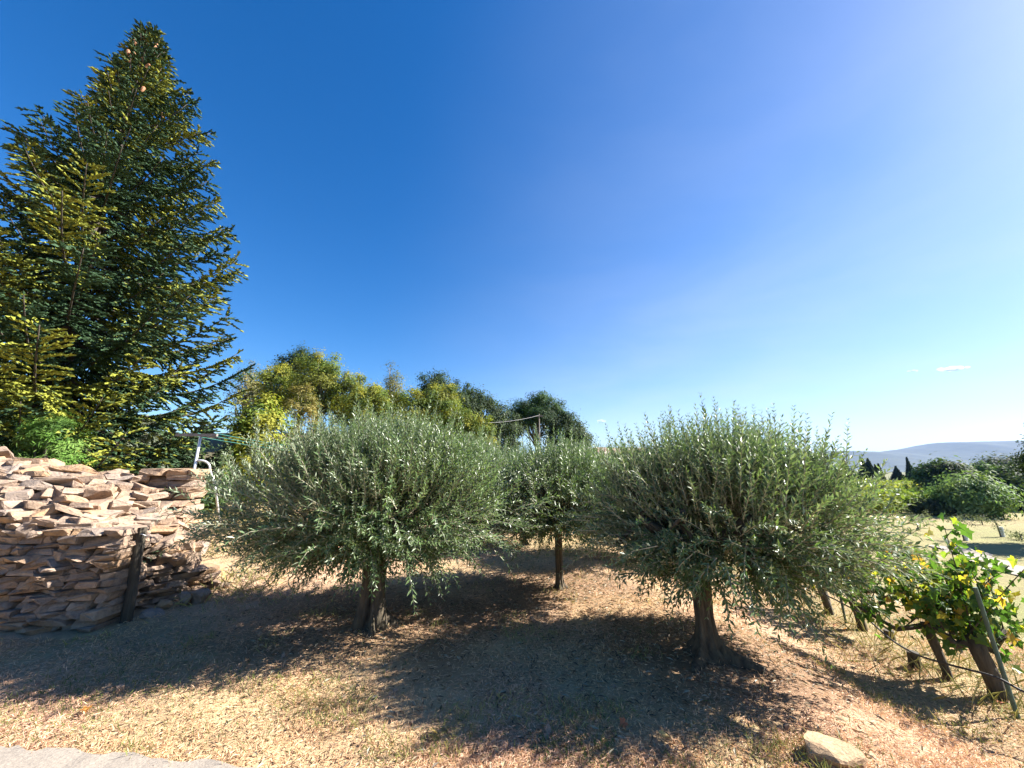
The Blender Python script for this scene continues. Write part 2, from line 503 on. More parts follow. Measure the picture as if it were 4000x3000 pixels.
# long hill on the horizon
ridge = [(2300, 1830), (2900, 1800), (3250, 1762), (3420, 1767), (3560, 1752), (3670, 1729), (3770, 1727), (4000, 1720), (4600, 1712), (5600, 1760)]
hx, hz = [], []
for px, py in ridge:
    p = at_depth(px, py, 2200); hx.append(p.x); hz.append(p.z)
hxs = np.linspace(hx[0], 3850, 150); hts = np.linspace(-1, 1, 31)
HX, HT = np.meshgrid(hxs, hts, indexing='ij')
top_z = np.interp(HX, hx, hz) + 3 * (vnoise(HX * 0.02, HX * 0 + 3) - 0.5)
fall = 1 - ss(0, 1, np.abs(HT))
bumps = 18 * (vnoise(HX * 0.006, HT * 4 + 9) - 0.5) * ss(0.05, 0.5, np.abs(HT)) * ss(1, 0.7, np.abs(HT))
HV = np.stack([HX, 2200 + HT * 900, np.maximum(top_z * fall + bumps, -3)], -1).reshape(-1, 3)
a, b2 = np.meshgrid(np.arange(149), np.arange(30), indexing='ij'); a, b2 = a.ravel(), b2.ravel()
props(obj('hill', np_mesh('hill', HV, [np.stack([a * 31 + b2, (a + 1) * 31 + b2, (a + 1) * 31 + b2 + 1, a * 31 + b2 + 1], 1)], M['hill'], None, True)), kind='structure')

def make_haze():
    m = bpy.data.materials.new('haze'); m.use_nodes = True
    nd, lk = m.node_tree.nodes, m.node_tree.links
    nd.clear()
    out = nd.new('ShaderNodeOutputMaterial'); pv = nd.new('ShaderNodeVolumePrincipled')
    pv.inputs['Color'].default_value = (0.20, 0.45, 1.0, 1)
    pv.inputs['Density'].default_value = 0.000085
    pv.inputs['Anisotropy'].default_value = 0.0
    lk.new(pv.outputs[0], out.inputs['Volume'])
    bm = bmesh.new(); bmesh.ops.create_cube(bm, size=1.0)
    me = bpy.data.meshes.new('haze'); bm.to_mesh(me); bm.free(); me.materials.append(m)
    props(obj('haze', me, None, (0, 1850, 105), (0, 0, 0), (8000, 4200, 218)), kind='stuff')
make_haze()

# ------------------------------------------------------------------ stones
def stone_mesh(seed, blocky=True):
    rs = np.random.default_rng(seed)
    bm = bmesh.new()
    pts = []
    for sx in (-.5, .5):
        for sy in (-.5, .5):
            for sz in (-.5, .5):
                j = rs.uniform(-.17, .17, 3) * (1, 1, 0.8)
                pts.append(np.array([sx, sy, sz]) * (0.92, 0.92, 0.9) + j)
    for _ in range(10 if blocky else 16):
        p = rs.uniform(-.5, .5, 3); ax = rs.integers(0, 3); p[ax] = 0.5 * np.sign(p[ax])
        pts.append(p * (0.98, 0.98, 0.92))
    for p in pts: bm.verts.new(p)
    r = bmesh.ops.convex_hull(bm, input=bm.verts)
    bmesh.ops.delete(bm, geom=list({e for e in r['geom_interior'] + r['geom_unused'] if isinstance(e, bmesh.types.BMVert)}), context='VERTS')
    bmesh.ops.dissolve_limit(bm, angle_limit=0.2, verts=bm.verts, edges=bm.edges)
    bmesh.ops.bevel(bm, geom=list(bm.edges), offset=0.035, segments=1, affect='EDGES', profile=0.5)
    bmesh.ops.triangulate(bm, faces=bm.faces)
    bmesh.ops.subdivide_edges(bm, edges=[e for e in bm.edges if e.calc_length() > .28], cuts=1)
    bmesh.ops.triangulate(bm, faces=bm.faces)
    for vt in bm.verts:
        vt.co += Vector(rs.normal(0, .016, 3))
    me = bpy.data.meshes.new('stone'); bm.to_mesh(me); bm.free()
    me.materials.append(M['stone'])
    return me
STONES = [stone_mesh(100 + k) for k in range(22)]

def wall(root, p0, p1, top0, top1, depth, zb=lambda s: 0.0, hmin=.042, hmax=.09, lmin=.11, lmax=.34, skip=0.0):
    d = Vector((p1[0] - p0[0], p1[1] - p0[1], 0)); L = d.length; d.normalize()
    n = Vector((d.y, -d.x, 0)); ang = math.atan2(d.y, d.x)
    z = -0.06
    zm = max(top0, top1)
    while z < zm:
        h = random.uniform(hmin, hmax); s = -random.uniform(0, .2)
        while s < L:
            l = random.uniform(lmin, lmax); s2 = min(s + l, L + 0.05); mid = (s + s2) / 2
            tz = top0 + (top1 - top0) * mid / L
            if z + h * 0.5 < tz and z + h > zb(mid) and s2 - s > 0.07:
                c = Vector((p0[0], p0[1], 0)) + d * mid - n * (depth * 0.5 + random.uniform(-.05, .05))
                hh = h * random.uniform(0.9, 1.1)
                obj('stone', random.choice(STONES), root, (c.x, c.y, z + h / 2), 
                    (random.uniform(-.05, .05) + random.choice((0, math.pi)), random.uniform(-.035, .035), ang + random.uniform(-.1, .1) + random.choice((0, math.pi))),
                    ((s2 - s) * random.uniform(.96, 1.06), depth * random.uniform(.9, 1.1), hh * 1.06))
            s = s2 + random.uniform(-.005, .015)
        z += h * 0.97
    q = [Vector((p0[0], p0[1], 0)) - n * depth * 0.35, Vector((p1[0], p1[1], 0)) - n * depth * 0.35 - d * .08]
    q += [q[1] - n * depth * 0.6, q[0] - n * depth * 0.6]
    tz = [top0 - .1, top1 - .1, top1 - .1, top0 - .1]
    v = np.array([(a.x, a.y, -.1) for a in q] + [(a.x, a.y, t) for a, t in zip(q, tz)])
    f = np.array([[0, 1, 5, 4], [1, 2, 6, 5], [2, 3, 7, 6], [3, 0, 4, 7], [4, 5, 6, 7], [3, 2, 1, 0]])
    obj('core', np_mesh('core', v, [f], M['earth']), root)

w1 = thing('dry_stone_wall', 'tall shaded dry stone wall at the left edge, below the sunlit heap of stones', 'stone wall')
wall(w1, (-6.6, 4.40), (-4.42, 4.54), 1.24, 1.03, 0.42)
w2 = thing('dry_stone_wall', 'low shaded dry stone wall behind the dark post, sloping down to the dry bank', 'stone wall')
wall(w2, (-4.85, 4.5), (-4.15, 5.85), 0.78, 0.30, 0.36)
w3 = thing('stone_stack', 'neat square pillar of flat stones at the right end of the sunlit heap', 'stone pillar')
wall(w3, (-5.10, 5.62), (-4.66, 5.70), 1.70, 1.67, 0.42, zb=lambda s: 0.55, hmin=.065, hmax=.1, lmin=.24, lmax=.36)

def poly(pts, t):
    t = t * (len(pts) - 1); i = min(int(t), len(pts) - 2); f = t - i
    return Vector(pts[i]).lerp(Vector(pts[i + 1]), f)
FR = [(-6.8, 4.46, 1.22), (-5.7, 4.54, 1.14), (-4.80, 4.68, 1.0), (-4.55, 5.05, .78), (-4.32, 5.55, .46)]
BK = [(-7.9, 4.9, 2.02), (-6.95, 5.15, 1.90), (-6.1, 5.4, 1.74), (-5.35, 5.72, 1.58), (-4.72, 5.95, .86)]
def heap_pt(s, t):
    a, b = poly(FR, s), poly(BK, s)
    t = max(0.0, t)
    p = a.lerp(b, t); p.z = a.z + (b.z - a.z) * (t ** 0.85)
    return p
hp = thing('stone_heap', 'sunlit heap of loose tan stones piled up behind the shaded wall', 'stone pile')
HS, HTN = 24, 13
hv = np.array([[*(heap_pt(a / HS, b / HTN) - Vector((0, 0, .13)))] for a in range(HS + 1) for b in range(HTN + 1)])
a, b2 = np.meshgrid(np.arange(HS), np.arange(HTN), indexing='ij'); a, b2 = a.ravel(), b2.ravel()
hq = np.stack([a * (HTN + 1) + b2, (a + 1) * (HTN + 1) + b2, (a + 1) * (HTN + 1) + b2 + 1, a * (HTN + 1) + b2 + 1], 1)
obj('core', np_mesh('core', hv, [hq], M['earth']), hp)
rows = 12
for r in range(rows):
    t = (r + 0.3) / rows; s = random.uniform(-.02, .02)
    while s < 1.0:
        big = random.random()
        ln = random.uniform(.15, .27) if big > .25 else random.uniform(.27, .42)
        lenrow = 4.2 - 0.4 * t
        p = heap_pt(min(max(s + ln / 2 / lenrow, 0), 1), min(1, t + random.uniform(-.03, .03)))
        th = random.uniform(.06, .13); wd = random.uniform(.18, .30)
        tang = heap_pt(min(1, s + .05), t) - heap_pt(max(0, s - .05), t)
        ang = math.atan2(tang.y, tang.x) + random.gauss(0, .45)
        obj('stone', random.choice(STONES), hp, (p.x, p.y, p.z - th * .25 + random.uniform(-.05, .06)),
            (random.gauss(.05, .28), random.gauss(0, .2), ang + random.choice((0, math.pi))), (ln, wd, th))
        s += (ln * .86) / lenrow

def boulder_mesh(seed):
    rs = np.random.default_rng(seed)
    bm = bmesh.new(); bmesh.ops.create_icosphere(bm, subdivisions=3, radius=.62)
    cuts = [(norm(rs.normal(0, 1, 3)), rs.uniform(.34, .5)) for _ in range(11)] + [(np.array([.1, .05, 1.0]), .36), (np.array([0, 0, -1.0]), .4)]
    for vt in bm.verts:
        c = np.array(vt.co)
        for nrm_, dd in cuts:
            e = float(np.dot(c, nrm_) - dd)
            if e > 0: c = c - nrm_ * e * .96
        c = c + rs.normal(0, .009, 3) + .03 * np.sin(c[[1, 2, 0]] * 9 + seed)
        vt.co = Vector(c)
    me = bpy.data.meshes.new('rock'); bm.to_mesh(me); bm.free(); me.materials.append(M['stone'])
    return me
rocks = [(3245, 2985, .30, .22, .13, 'big flat sandy rock lying on the dry grass at the bottom right'),
         (632, 2385, .16, .12, .13, 'pale white rock at the foot of the low stone wall'),
         (585, 2412, .24, .16, .09, 'flat pale slab on the ground just right of the dark post'),
         (775, 2352, .22, .2, .2, 'rounded ochre rock lying at the right end of the low wall'),
         (722, 2362, .13, .12, .19, 'small upright ochre rock leaning beside the rounded ochre rock'),
         (852, 2300, .24, .14, .1, 'whitish rock at the edge of the sunlit bank behind the low wall')]
for px, py, sx, sy, sz, lb in rocks:
    p = on_ground(px, py)
    o = obj('rock', boulder_mesh(px), None, (p.x, p.y, p.z + sz * .35), (0.05, 0.08, random.uniform(-.4, .4)), (sx, sy, sz))
    if px > 3000: o.data.materials[0] = M['sandstone']
    props(o, lb, 'rock', 'loose rocks on the ground')

# ------------------------------------------------------------------ posts at the left
p = on_ground(490, 2432)
fp = thing('fence_post', 'dark weathered wooden fence post standing in front of the low stone wall', 'post', p)
g = Geo()
v, q, t = tube_geo([(0, 0, -.15), (.0, 0, .2), (-.02, 0, .6), (-.035, .01, 1.0)], [.056, .054, .051, .048], 14, .12)
g.add(v, q, t)
obj('shaft', g.build('shaft', M['old_wood']), fp)
g = Geo()
g.tube([(.0, -.04, .93), (.06, -.09, .94), (.09, -.06, .92), (.13, -.05, .93)], [.004] * 4, 5)
g.tube([(-.04, -.04, .86), (-.04, -.065, .85), (-.04, -.045, .82)], [.004] * 3, 5)
obj('wire_staple', g.build('wire_staple', M['metal']), fp)

def washing_post(x, y, label, brace=True):
    r = thing('washing_line_post', label, 'washing line post', (x, y, float(height(x, y))), 0.12, 'washing line posts')
    g = Geo(); g.tube([(0, 0, -.1), (0, 0, 1.0), (.01, 0, 1.80)], [.024] * 3, 12); obj('pole', g.build('pole', M['metal'], True), r)
    g = Geo()
    bx0 = np.array([[a, b, c] for a in (-.42, .30) for b in (-.025, .025) for c in (1.78, 1.83)], float)
    g.add(bx0, np.array([[0, 1, 3, 2], [4, 6, 7, 5], [0, 4, 5, 1], [2, 3, 7, 6], [0, 2, 6, 4], [1, 5, 7, 3]]))
    obj('crossbar', g.build('crossbar', M['bar']), r)
    if brace:
        g = Geo(); a = np.linspace(0, math.pi / 2, 7)
        pts = [(0.0, 0, 1.32), (.08, 0, 1.33)] + [(.08 + .16 * math.sin(t), .05 * math.sin(t), 1.17 + .16 * math.cos(t)) for t in a[1:]] + [(.34, .15, .8), (.46, .35, -.05)]
        g.tube(pts, [.02] * len(pts), 10); obj('brace', g.build('brace', M['metal'], True), r)
    return r
wp = on_ground(712, 2092)
washing_post(wp.x, wp.y, 'pale metal washing line post with a bent brace, beside the stone pillar')
ex, ey = -1.4, 8.6
washing_post(ex, ey, 'far washing line post hidden behind the left olive tree', False)
za, zb_ = float(height(wp.x, wp.y)) + 1.84, float(height(ex, ey)) + 1.84
for k, off in enumerate((-.38, -.05, .26)):
    A_, B_ = Vector((wp.x + off, wp.y + off * .1, za)), Vector((ex + off, ey + off * .1, zb_))
    g = Geo(); g.tube([A_.lerp(B_, t) - Vector((0, 0, .10 * 4 * t * (1 - t))) for t in np.linspace(0, 1, 13)], [.0045] * 13, 5)
    props(obj('washing_line', g.build('washing_line', M['cord'])), ('left one of the three thin green washing lines, from the outer end of the crossbar', 'middle one of the three thin green washing lines, from beside the pale pole', 'right one of the three thin green washing lines, from the inner end of the crossbar')[k], 'washing line', 'green washing lines')

# ------------------------------------------------------------------ olive trees
def rot_basis(g):
    ref = np.where(np.abs(g[:, 2:3]) < .9, np.array([[0, 0, 1.0]]), np.array([[1.0, 0, 0]]))
    a = norm(np.cross(g, ref)); return a, np.cross(g, a)

def olive_crown(seed, R, Ry, zc, hup, hdn, n_shoot, n_spike, leaf=(.052, .078), wide=.0165, off=(0, 0)):
    rs = np.random.default_rng(seed)
    c = np.array([off[0], off[1], zc])
    n = n_shoot + n_spike
    az = rs.uniform(0, 2 * math.pi, n)
    sel = rs.uniform(-.50, 1.0, n)
    sel[n_shoot:] = rs.uniform(.30, 1.0, n_spike)
    ch = np.sqrt(np.clip(1 - sel ** 2, 0, 1))
    d = np.stack([np.cos(az) * ch, np.sin(az) * ch, sel], 1)
    nc = 75
    caz, cel = rs.uniform(0, 6.283, nc), rs.uniform(-.5, 1, nc); cch = np.sqrt(1 - cel ** 2)
    cd = np.stack([np.cos(caz) * cch, np.sin(caz) * cch, cel], 1); clump = rs.integers(0, nc, n)
    tight = rs.random(n) < .68; tight[n_shoot:] = False
    d[tight] = norm(cd[clump[tight]] + rs.normal(0, .17, (tight.sum(), 3))); d[:, 2] = np.maximum(d[:, 2], -.55)
    ch = np.hypot(d[:, 0], d[:, 1]); cf = np.where(tight, rs.uniform(.82, 1.14, nc)[clump], 1.0)
    H = np.where(d[:, 2] > 0, hup, hdn)
    rsurf = cf / np.sqrt((d[:, 0] / R) ** 2 + (d[:, 1] / Ry) ** 2 + (d[:, 2] / H) ** 2)
    lump = 0.80 + 0.32 * vnoise(az * 2.2 + seed, sel * 3.5 + 5)
    u = rs.uniform(.55, .93, n); inner = rs.random(n) < .22; u[inner] = rs.uniform(.18, .6, inner.sum())
    u[n_shoot:] = rs.uniform(.62, .9, n_spike)
    st = c + d * (rsurf * lump * u)[:, None]
    upw = np.where(d[:, 2] > .1, 0.55 + 0.7 * np.clip(d[:, 2], 0, 1), .12 + .3 * rs.random(n))
    gdir = norm(d * .75 + np.array([0, 0, 1.0]) * upw[:, None] + rs.normal(0, .26, (n, 3)))
    gdir[n_shoot:] = norm(d[n_shoot:] * .22 + np.array([0, 0, 1.0]) + rs.normal(0, .10, (n_spike, 3)))
    L = rs.uniform(.20, .46, n); L[n_shoot:] = rs.uniform(.36, .80, n_spike)
    droop = np.where(d[:, 2] < .15, rs.uniform(.02, .20, n), rs.uniform(-.03, .06, n)); droop[n_shoot:] = 0
    m = np.maximum(6, (L / .034).astype(int))
    idx = np.repeat(np.arange(n), m * 2)
    k = np.concatenate([np.repeat(np.arange(x), 2) for x in m])
    side = np.concatenate([np.tile([0, 1], x) for x in m])
    t = (k + .6) / m[idx]
    base = st[idx] + gdir[idx] * (L[idx] * t)[:, None]; base[:, 2] -= droop[idx] * t ** 2
    g2 = gdir[idx].copy(); g2[:, 2] -= droop[idx] * 2 * t / L[idx] * 1.0; g2 = norm(g2)
    a, b = rot_basis(g2)
    ph = k * 1.57 + side * math.pi + rs.uniform(-.4, .4, len(k))
    sd = a * np.cos(ph)[:, None] + b * np.sin(ph)[:, None]
    op = rs.uniform(.45, .95, len(k))
    ld = norm(g2 * np.cos(op)[:, None] + sd * np.sin(op)[:, None] + rs.normal(0, .1, (len(k), 3)))
    ln = rs.uniform(leaf[0], leaf[1], len(k)) * (1 - .45 * np.clip(t - .7, 0, 1) / .3)
    nn = norm(g2 - ld * np.sum(g2 * ld, 1, keepdims=True) + rs.normal(0, .15, (len(k), 3)))
    lowf = (1 - ss(.15, .75, d[idx, 2]))[:, None]
    nn = norm(nn * (1 - .8 * lowf) + (np.array([0, 0, 1.0]) + .5 * d[idx] + rs.normal(0, .35, (len(k), 3))) * lowf)
    v, f = leaf_geo(base, ld, nn, ln, ln * wide / .056, .18, .06)
    shade = (rs.uniform(.7, 1.3, n)[idx] * rs.uniform(.8, 1.2, len(k)))[:, None]
    yel = rs.random(n)[idx][:, None]
    col = (np.array([.080, .134, .046]) * (1 - yel * .5) + np.array([.135, .165, .07]) * yel * .5) * shade
    G = Geo(); G.add(v, None, f, np.repeat(col, 4, 0), 0)
    # shoot stems: slim three-sided spikes
    a, b = rot_basis(gdir)
    tip = st + gdir * L[:, None]; tip[:, 2] -= droop
    midp = st + gdir * (L * .5)[:, None]; midp[:, 2] -= droop * .25
    sv, ang = [], np.arange(3) * 2.094
    for P, r in ((st, .005), (midp, .0035)):
        for q in ang: sv.append(P + (a * math.cos(q) + b * math.sin(q)) * r)
    sv.append(tip)
    sv = np.stack(sv, 1).reshape(-1, 3); i = np.arange(n)[:, None] * 7
    qs = np.concatenate([i + [[0, 1, 4, 3]], i + [[1, 2, 5, 4]], i + [[2, 0, 3, 5]]])
    ts = np.concatenate([i + [[3, 4, 6]], i + [[4, 5, 6]], i + [[5, 3, 6]]])
    G.add(sv, qs, ts, (.5, .5, .5), 1)
    me = G.build('crown', [M['olive'], M['olive_twig']])
    return me, st[rs.permutation(n_shoot)[:90]], c

M['olive_twig'] = plain('olive_twig', (0.26, 0.24, 0.17), 0.8)

def olive_trunk(seed, ht, r, flare, lobes, lean=(0, 0), ends=None, twist=1.0, limb_r=.05, fh=.1, fork=False):
    rs = np.random.default_rng(seed)
    nt, nz = 56, 34
    zz = np.concatenate([np.linspace(-.12, .35, 18), np.linspace(.39, ht, 16)])
    th = np.arange(nt) * 2 * math.pi / nt
    ph = rs.uniform(0, 6.28, 6)
    v = []
    for z in zz:
        tw = th + twist * z
        rr = r * (1.0 + .13 * np.cos(lobes * tw + ph[0]) + .12 * np.cos((lobes * 2 + 1) * tw + ph[1]) + .09 * np.cos(11 * tw + ph[2] + z * 5))
        zc_ = max(z, 0)
        fl = flare * math.exp(-zc_ / fh) * (.30 + .70 * np.clip(np.cos((lobes + 1) * th + ph[3] + z * 3) * .6 + .45 * np.cos((lobes + 4) * th + ph[4]), 0, 1) ** 1.6)
        rr = rr + fl + .14 * r * vnoise(th * 3 + seed, np.full(nt, z * 12))
        x0, y0 = lean[0] * zc_, lean[1] * zc_
        v.append(np.stack([x0 + np.cos(th) * rr, y0 + np.sin(th) * rr, np.full(nt, z)], 1))
    v = np.concatenate(v)
    a, b = np.meshgrid(np.arange(nz - 1), np.arange(nt), indexing='ij'); a, b = a.ravel(), b.ravel()
    q = np.stack([a * nt + b, a * nt + (b + 1) % nt, (a + 1) * nt + (b + 1) % nt, (a + 1) * nt + b], 1)
    G = Geo(); G.add(v, q, None)
    if fork:
        for sx, sy, rr0 in ((-.075, -.04, .055), (.065, -.03, .065)):
            G.tube([(sx * 1.5, sy * 1.6, -.1), (sx * 1.15, sy * 1.2, .16), (sx * .8, sy, .4), (sx * .9, sy, .7), (sx * 2.2, sy * 1.5, 1.1)],
                   [rr0 * 1.7, rr0 * 1.2, rr0, rr0 * .85, rr0 * .6], 16, wob=.28)
    topc = np.array([lean[0] * ht, lean[1] * ht, ht - .05])
    if ends is not None:
        hubs = []
        for k in range(6):
            an = k * 1.047 + rs.uniform(-.3, .3)
            e = ends[:, :2] - topc[:2]
            hub = topc + np.array([math.cos(an) * .5, math.sin(an) * .5, rs.uniform(.25, .5)])
            hubs.append(hub)
            m1 = topc + (hub - topc) * .5 + rs.normal(0, .04, 3)
            G.tube([topc - [0, 0, .15], m1, hub], [limb_r * 1.3, limb_r, limb_r * .75], 8, wob=.15)
        for e in ends:
            h = min(hubs, key=lambda x: np.linalg.norm(x - e))
            m1 = h + (e - h) * .5 + rs.normal(0, .07, 3) + [0, 0, -.05]
            G.tube([h, m1, e], [limb_r * .5, limb_r * .32, .006], 5)
    return G.build('trunk', M['bark'], True)

def olive_tree(seed, pos, label, R, Ry, zc, hup, hdn, ns, nsp, tr, off=(0, 0), rz=0.0, group='olive trees in the grove'):
    root = thing('olive_tree', label, 'olive tree', pos, rz, group)
    cm, ends, c = olive_crown(seed, R, Ry, zc, hup, hdn, ns, nsp, off=off)
    obj('crown', cm, root, kind='stuff')
    obj('trunk', olive_trunk(seed + 1, ends=ends, **tr), root)
    return root

pA, pB, pC = on_ground(1450, 2450), on_ground(2765, 2555), on_ground(2185, 2300)
olive_tree(21, pA, 'large left olive tree with a thick gnarled forked trunk, beside the stone walls', 2.12, 1.42, 1.05, .90, .45, 6300, 240,
           dict(ht=.95, r=.055, flare=.27, lobes=3, lean=(.02, .02), twist=1.4, fh=.13, fork=True), off=(-.16, .42))
olive_tree(35, pB, 'right olive tree with a straight trunk and flaring roots, next to the vines', 1.64, 1.15, .99, .68, .42, 4800, 400,
           dict(ht=.92, r=.068, flare=.34, lobes=3, lean=(.0, .02), twist=.3, fh=.06), off=(.42, .24))
tC = olive_tree(52, pC, 'olive tree with a slim pole-like trunk standing between the two front olive trees', 1.40, 1.30, 1.12, .72, .32, 3300, 90,
                dict(ht=1.0, r=.045, flare=.13, lobes=3, twist=.3, limb_r=.04, fh=.06))
for (x, y, rz, s, lb) in [(2.55, 8.3, 1.9, 1.05, 'olive tree in the back of the grove, hidden behind the right olive tree'),
                          (0.3, 9.6, 4.0, 1.0, 'pale olive tree behind the slim trunked olive in the middle of the grove'),
                          (-1.0, 10.6, 2.7, 1.15, 'olive tree at the back of the grove, behind the large left olive tree'),
                          (2.2, 12.4, 0.6, 1.1, 'farthest olive tree in the grove, in front of the dark round pine')]:
    o = copy_tree(tC); o.location = (x, y, float(height(x, y))); o.rotation_euler = (0, 0, rz); o.scale = (s, s, s); o['label'] = lb

# ------------------------------------------------------------------ spruce
def spruce(seed, pos, label):
    rs = np.random.default_rng(seed)
    root = thing('spruce_tree', label, 'spruce tree', pos)
    Ht = 13.55
    prof_z = np.array([0.8, 2.0, 3.6, 5.2, 7.0, 9.8, 11.1, 12.4, 13.55]); prof_r = np.array([3.1, 3.3, 3.35, 3.1, 2.7, 1.9, 1.25, .6, .1])
    G, T = Geo(), Geo()
    zz = np.linspace(-.2, Ht, 16)
    T.tube(np.stack([.06 * np.sin(zz * .5), .05 * np.cos(zz * .6), zz], 1), .24 * (1 - zz / (Ht + .4)) + .02, 10, wob=.1)
    P, D_, LN, CI = [], [], [], []
    z = .35
    while z < Ht - .15:
        nb = 10 if z < 10.5 else 7
        a0 = rs.uniform(0, 6.28)
        for b in range(nb):
            az = a0 + b * 2 * math.pi / nb + rs.uniform(-.3, .3)
            zb = z + rs.uniform(-.16, .16)
            if rs.random() < .13 and 4 < zb < 11.5: continue
            Rm = np.interp(zb, prof_z, prof_r) * rs.uniform(.70, 1.12)
            lf = max(0, math.cos(az - 4.05)); Rm *= 1 - lf * (.62 if zb > 10.6 or rs.random() < .8 else .1) * min(1, max(0, (zb - 5) / 4))
            if Rm < .12: Rm = .12
            fr = zb / Ht
            rise = np.interp(fr, [0, .3, .7, 1], [-.28, -.12, .14, .8])
            k = max(4, int(Rm / .22) + 2)
            t = np.linspace(0, 1, k)
            h = np.array([math.cos(az), math.sin(az), 0])
            cx = h * (Rm * t)[:, None]
            zcurve = zb + Rm * (rise * t - .28 * np.sin(t * math.pi) * (1 - fr) + .16 * t ** 3)
            pts = np.stack([cx[:, 0], cx[:, 1], zcurve], 1)
            T.tube(pts, .032 * (Rm / 3) ** .6 * (1 - t * .85) + .004, 5)
            # branchlets on both sides
            nbl = max(5, int(Rm / .088))
            clump = rs.random()
            for j in range(nbl):
                tt = .12 + .88 * (j + rs.random()) / nbl
                base = np.array([np.interp(tt, t, pts[:, q]) for q in range(3)])
                tang = np.array([np.interp(min(1, tt + .05), t, pts[:, q]) - np.interp(tt - .05, t, pts[:, q]) for q in range(3)]); tang /= max(np.linalg.norm(tang), 1e-6)
                lat = np.cross(tang, [0, 0, 1.0]); lat /= max(np.linalg.norm(lat), 1e-6)
                wmax = (.24 + .40 * Rm / 3.5) * (1.05 - .58 * tt) * (.55 + .9 * min(tt * 2.2, 1)) 
                for sgn in (-1, 1):
                    lb = wmax * rs.uniform(.55, 1.1)
                    bd = tang * .75 + lat * sgn * rs.uniform(.6, 1.0) + np.array([0, 0, rs.uniform(-.85, .15)])
                    bd /= np.linalg.norm(bd)
                    nt_ = max(3, int(lb / .066))
                    ci = clump * .75 + rs.random() * .25
                    for q in range(nt_):
                        f = (q + .4) / nt_
                        bp = base + bd * lb * f - np.array([0, 0, .12 * lb * f * f])
                        P.append(bp); D_.append(bd + np.array([0, 0, -.1])); LN.append(lb / nt_ * 1.5 + .02); CI.append(ci)
                        sl2 = np.cross(bd, [0, 0, 1.0])
                        for s2 in (-1, 1):
                            if rs.random() < .70:
                                dd = bd * .8 + sl2 * s2 * rs.uniform(.4, .9) + rs.normal(0, .2, 3) + np.array([0, 0, -.12 + .1])
                                P.append(bp); D_.append(dd); LN.append(rs.uniform(.06, .11)); CI.append(ci)
            P.append(pts[-1]); D_.append(pts[-1] - pts[-2]); LN.append(.1); CI.append(0.0)
        z += .40 if z < 10 else .26
    P, D_, LN, CI = np.array(P), norm(np.array(D_)), np.array(LN), np.array(CI)
    n = len(P)
    a, b = rot_basis(D_)
    rad = rs.uniform(.017, .026, n)
    vs, ang = [], rs.uniform(0, 2, n)
    vs.append(P)
    for k in range(3):
        q = ang + k * 2.094
        vs.append(P + D_ * (LN * (.25 + .18 * k))[:, None] + (a * np.cos(q)[:, None] + b * np.sin(q)[:, None]) * (rad * (1.3 if k else 1))[:, None])
    vs.append(P + D_ * LN[:, None])
    v = np.stack(vs, 1).reshape(-1, 3); i = np.arange(n)[:, None] * 5
    tr = np.concatenate([i + [[0, 2, 1]], i + [[0, 3, 2]], i + [[0, 1, 3]], i + [[1, 2, 4]], i + [[2, 3, 4]], i + [[3, 1, 4]]])
    dk, bl, yl = np.array([.015, .034, .012]), np.array([.044, .085, .040]), np.array([.24, .25, .032])
    rr = np.hypot(P[:, 0], P[:, 1]) / np.interp(P[:, 2], prof_z, prof_r)
    w_b = np.clip(rs.random(n) * .9, 0, 1)[:, None]
    w_y = (ss(.56, .86, CI + rs.normal(0, .12, n)) * .85)[:, None]
    col = (dk * (1 - w_b) + bl * w_b) * (1 - w_y) + yl * w_y
    col = col * rs.uniform(.75, 1.25, n)[:, None]
    G.add(v, None, tr, np.repeat(col, 5, 0))
    obj('crown', G.build('crown', M['needle']), root, kind='stuff')
    obj('trunk', T.build('trunk', M['spruce_bark'], True), root)
    # hanging cones near the top
    cg = Geo(); zc = np.linspace(0, 1, 7)
    cg.tube(np.stack([zc * 0, zc * 0, -.14 * zc], 1), .026 * np.array([.4, .9, 1, .95, .8, .6, .2]), 8, wob=.3)
    cme = cg.build('cone', M['cone'])
    for k in range(22):
        zc_ = rs.uniform(10.8, 13.4); an = rs.uniform(-1.3, .7); rr_ = np.interp(zc_, prof_z, prof_r) * rs.uniform(.55, .85)
        obj('cone', cme, root, (math.cos(an) * rr_, math.sin(an) * rr_, zc_), (rs.normal(0, .2), rs.normal(0, .2), 0), (1.5, 1.5, 1.4))
    return root
spruce(3, (-10.4, 8.5, .45), 'very tall dark green spruce tree behind the heap of stones')

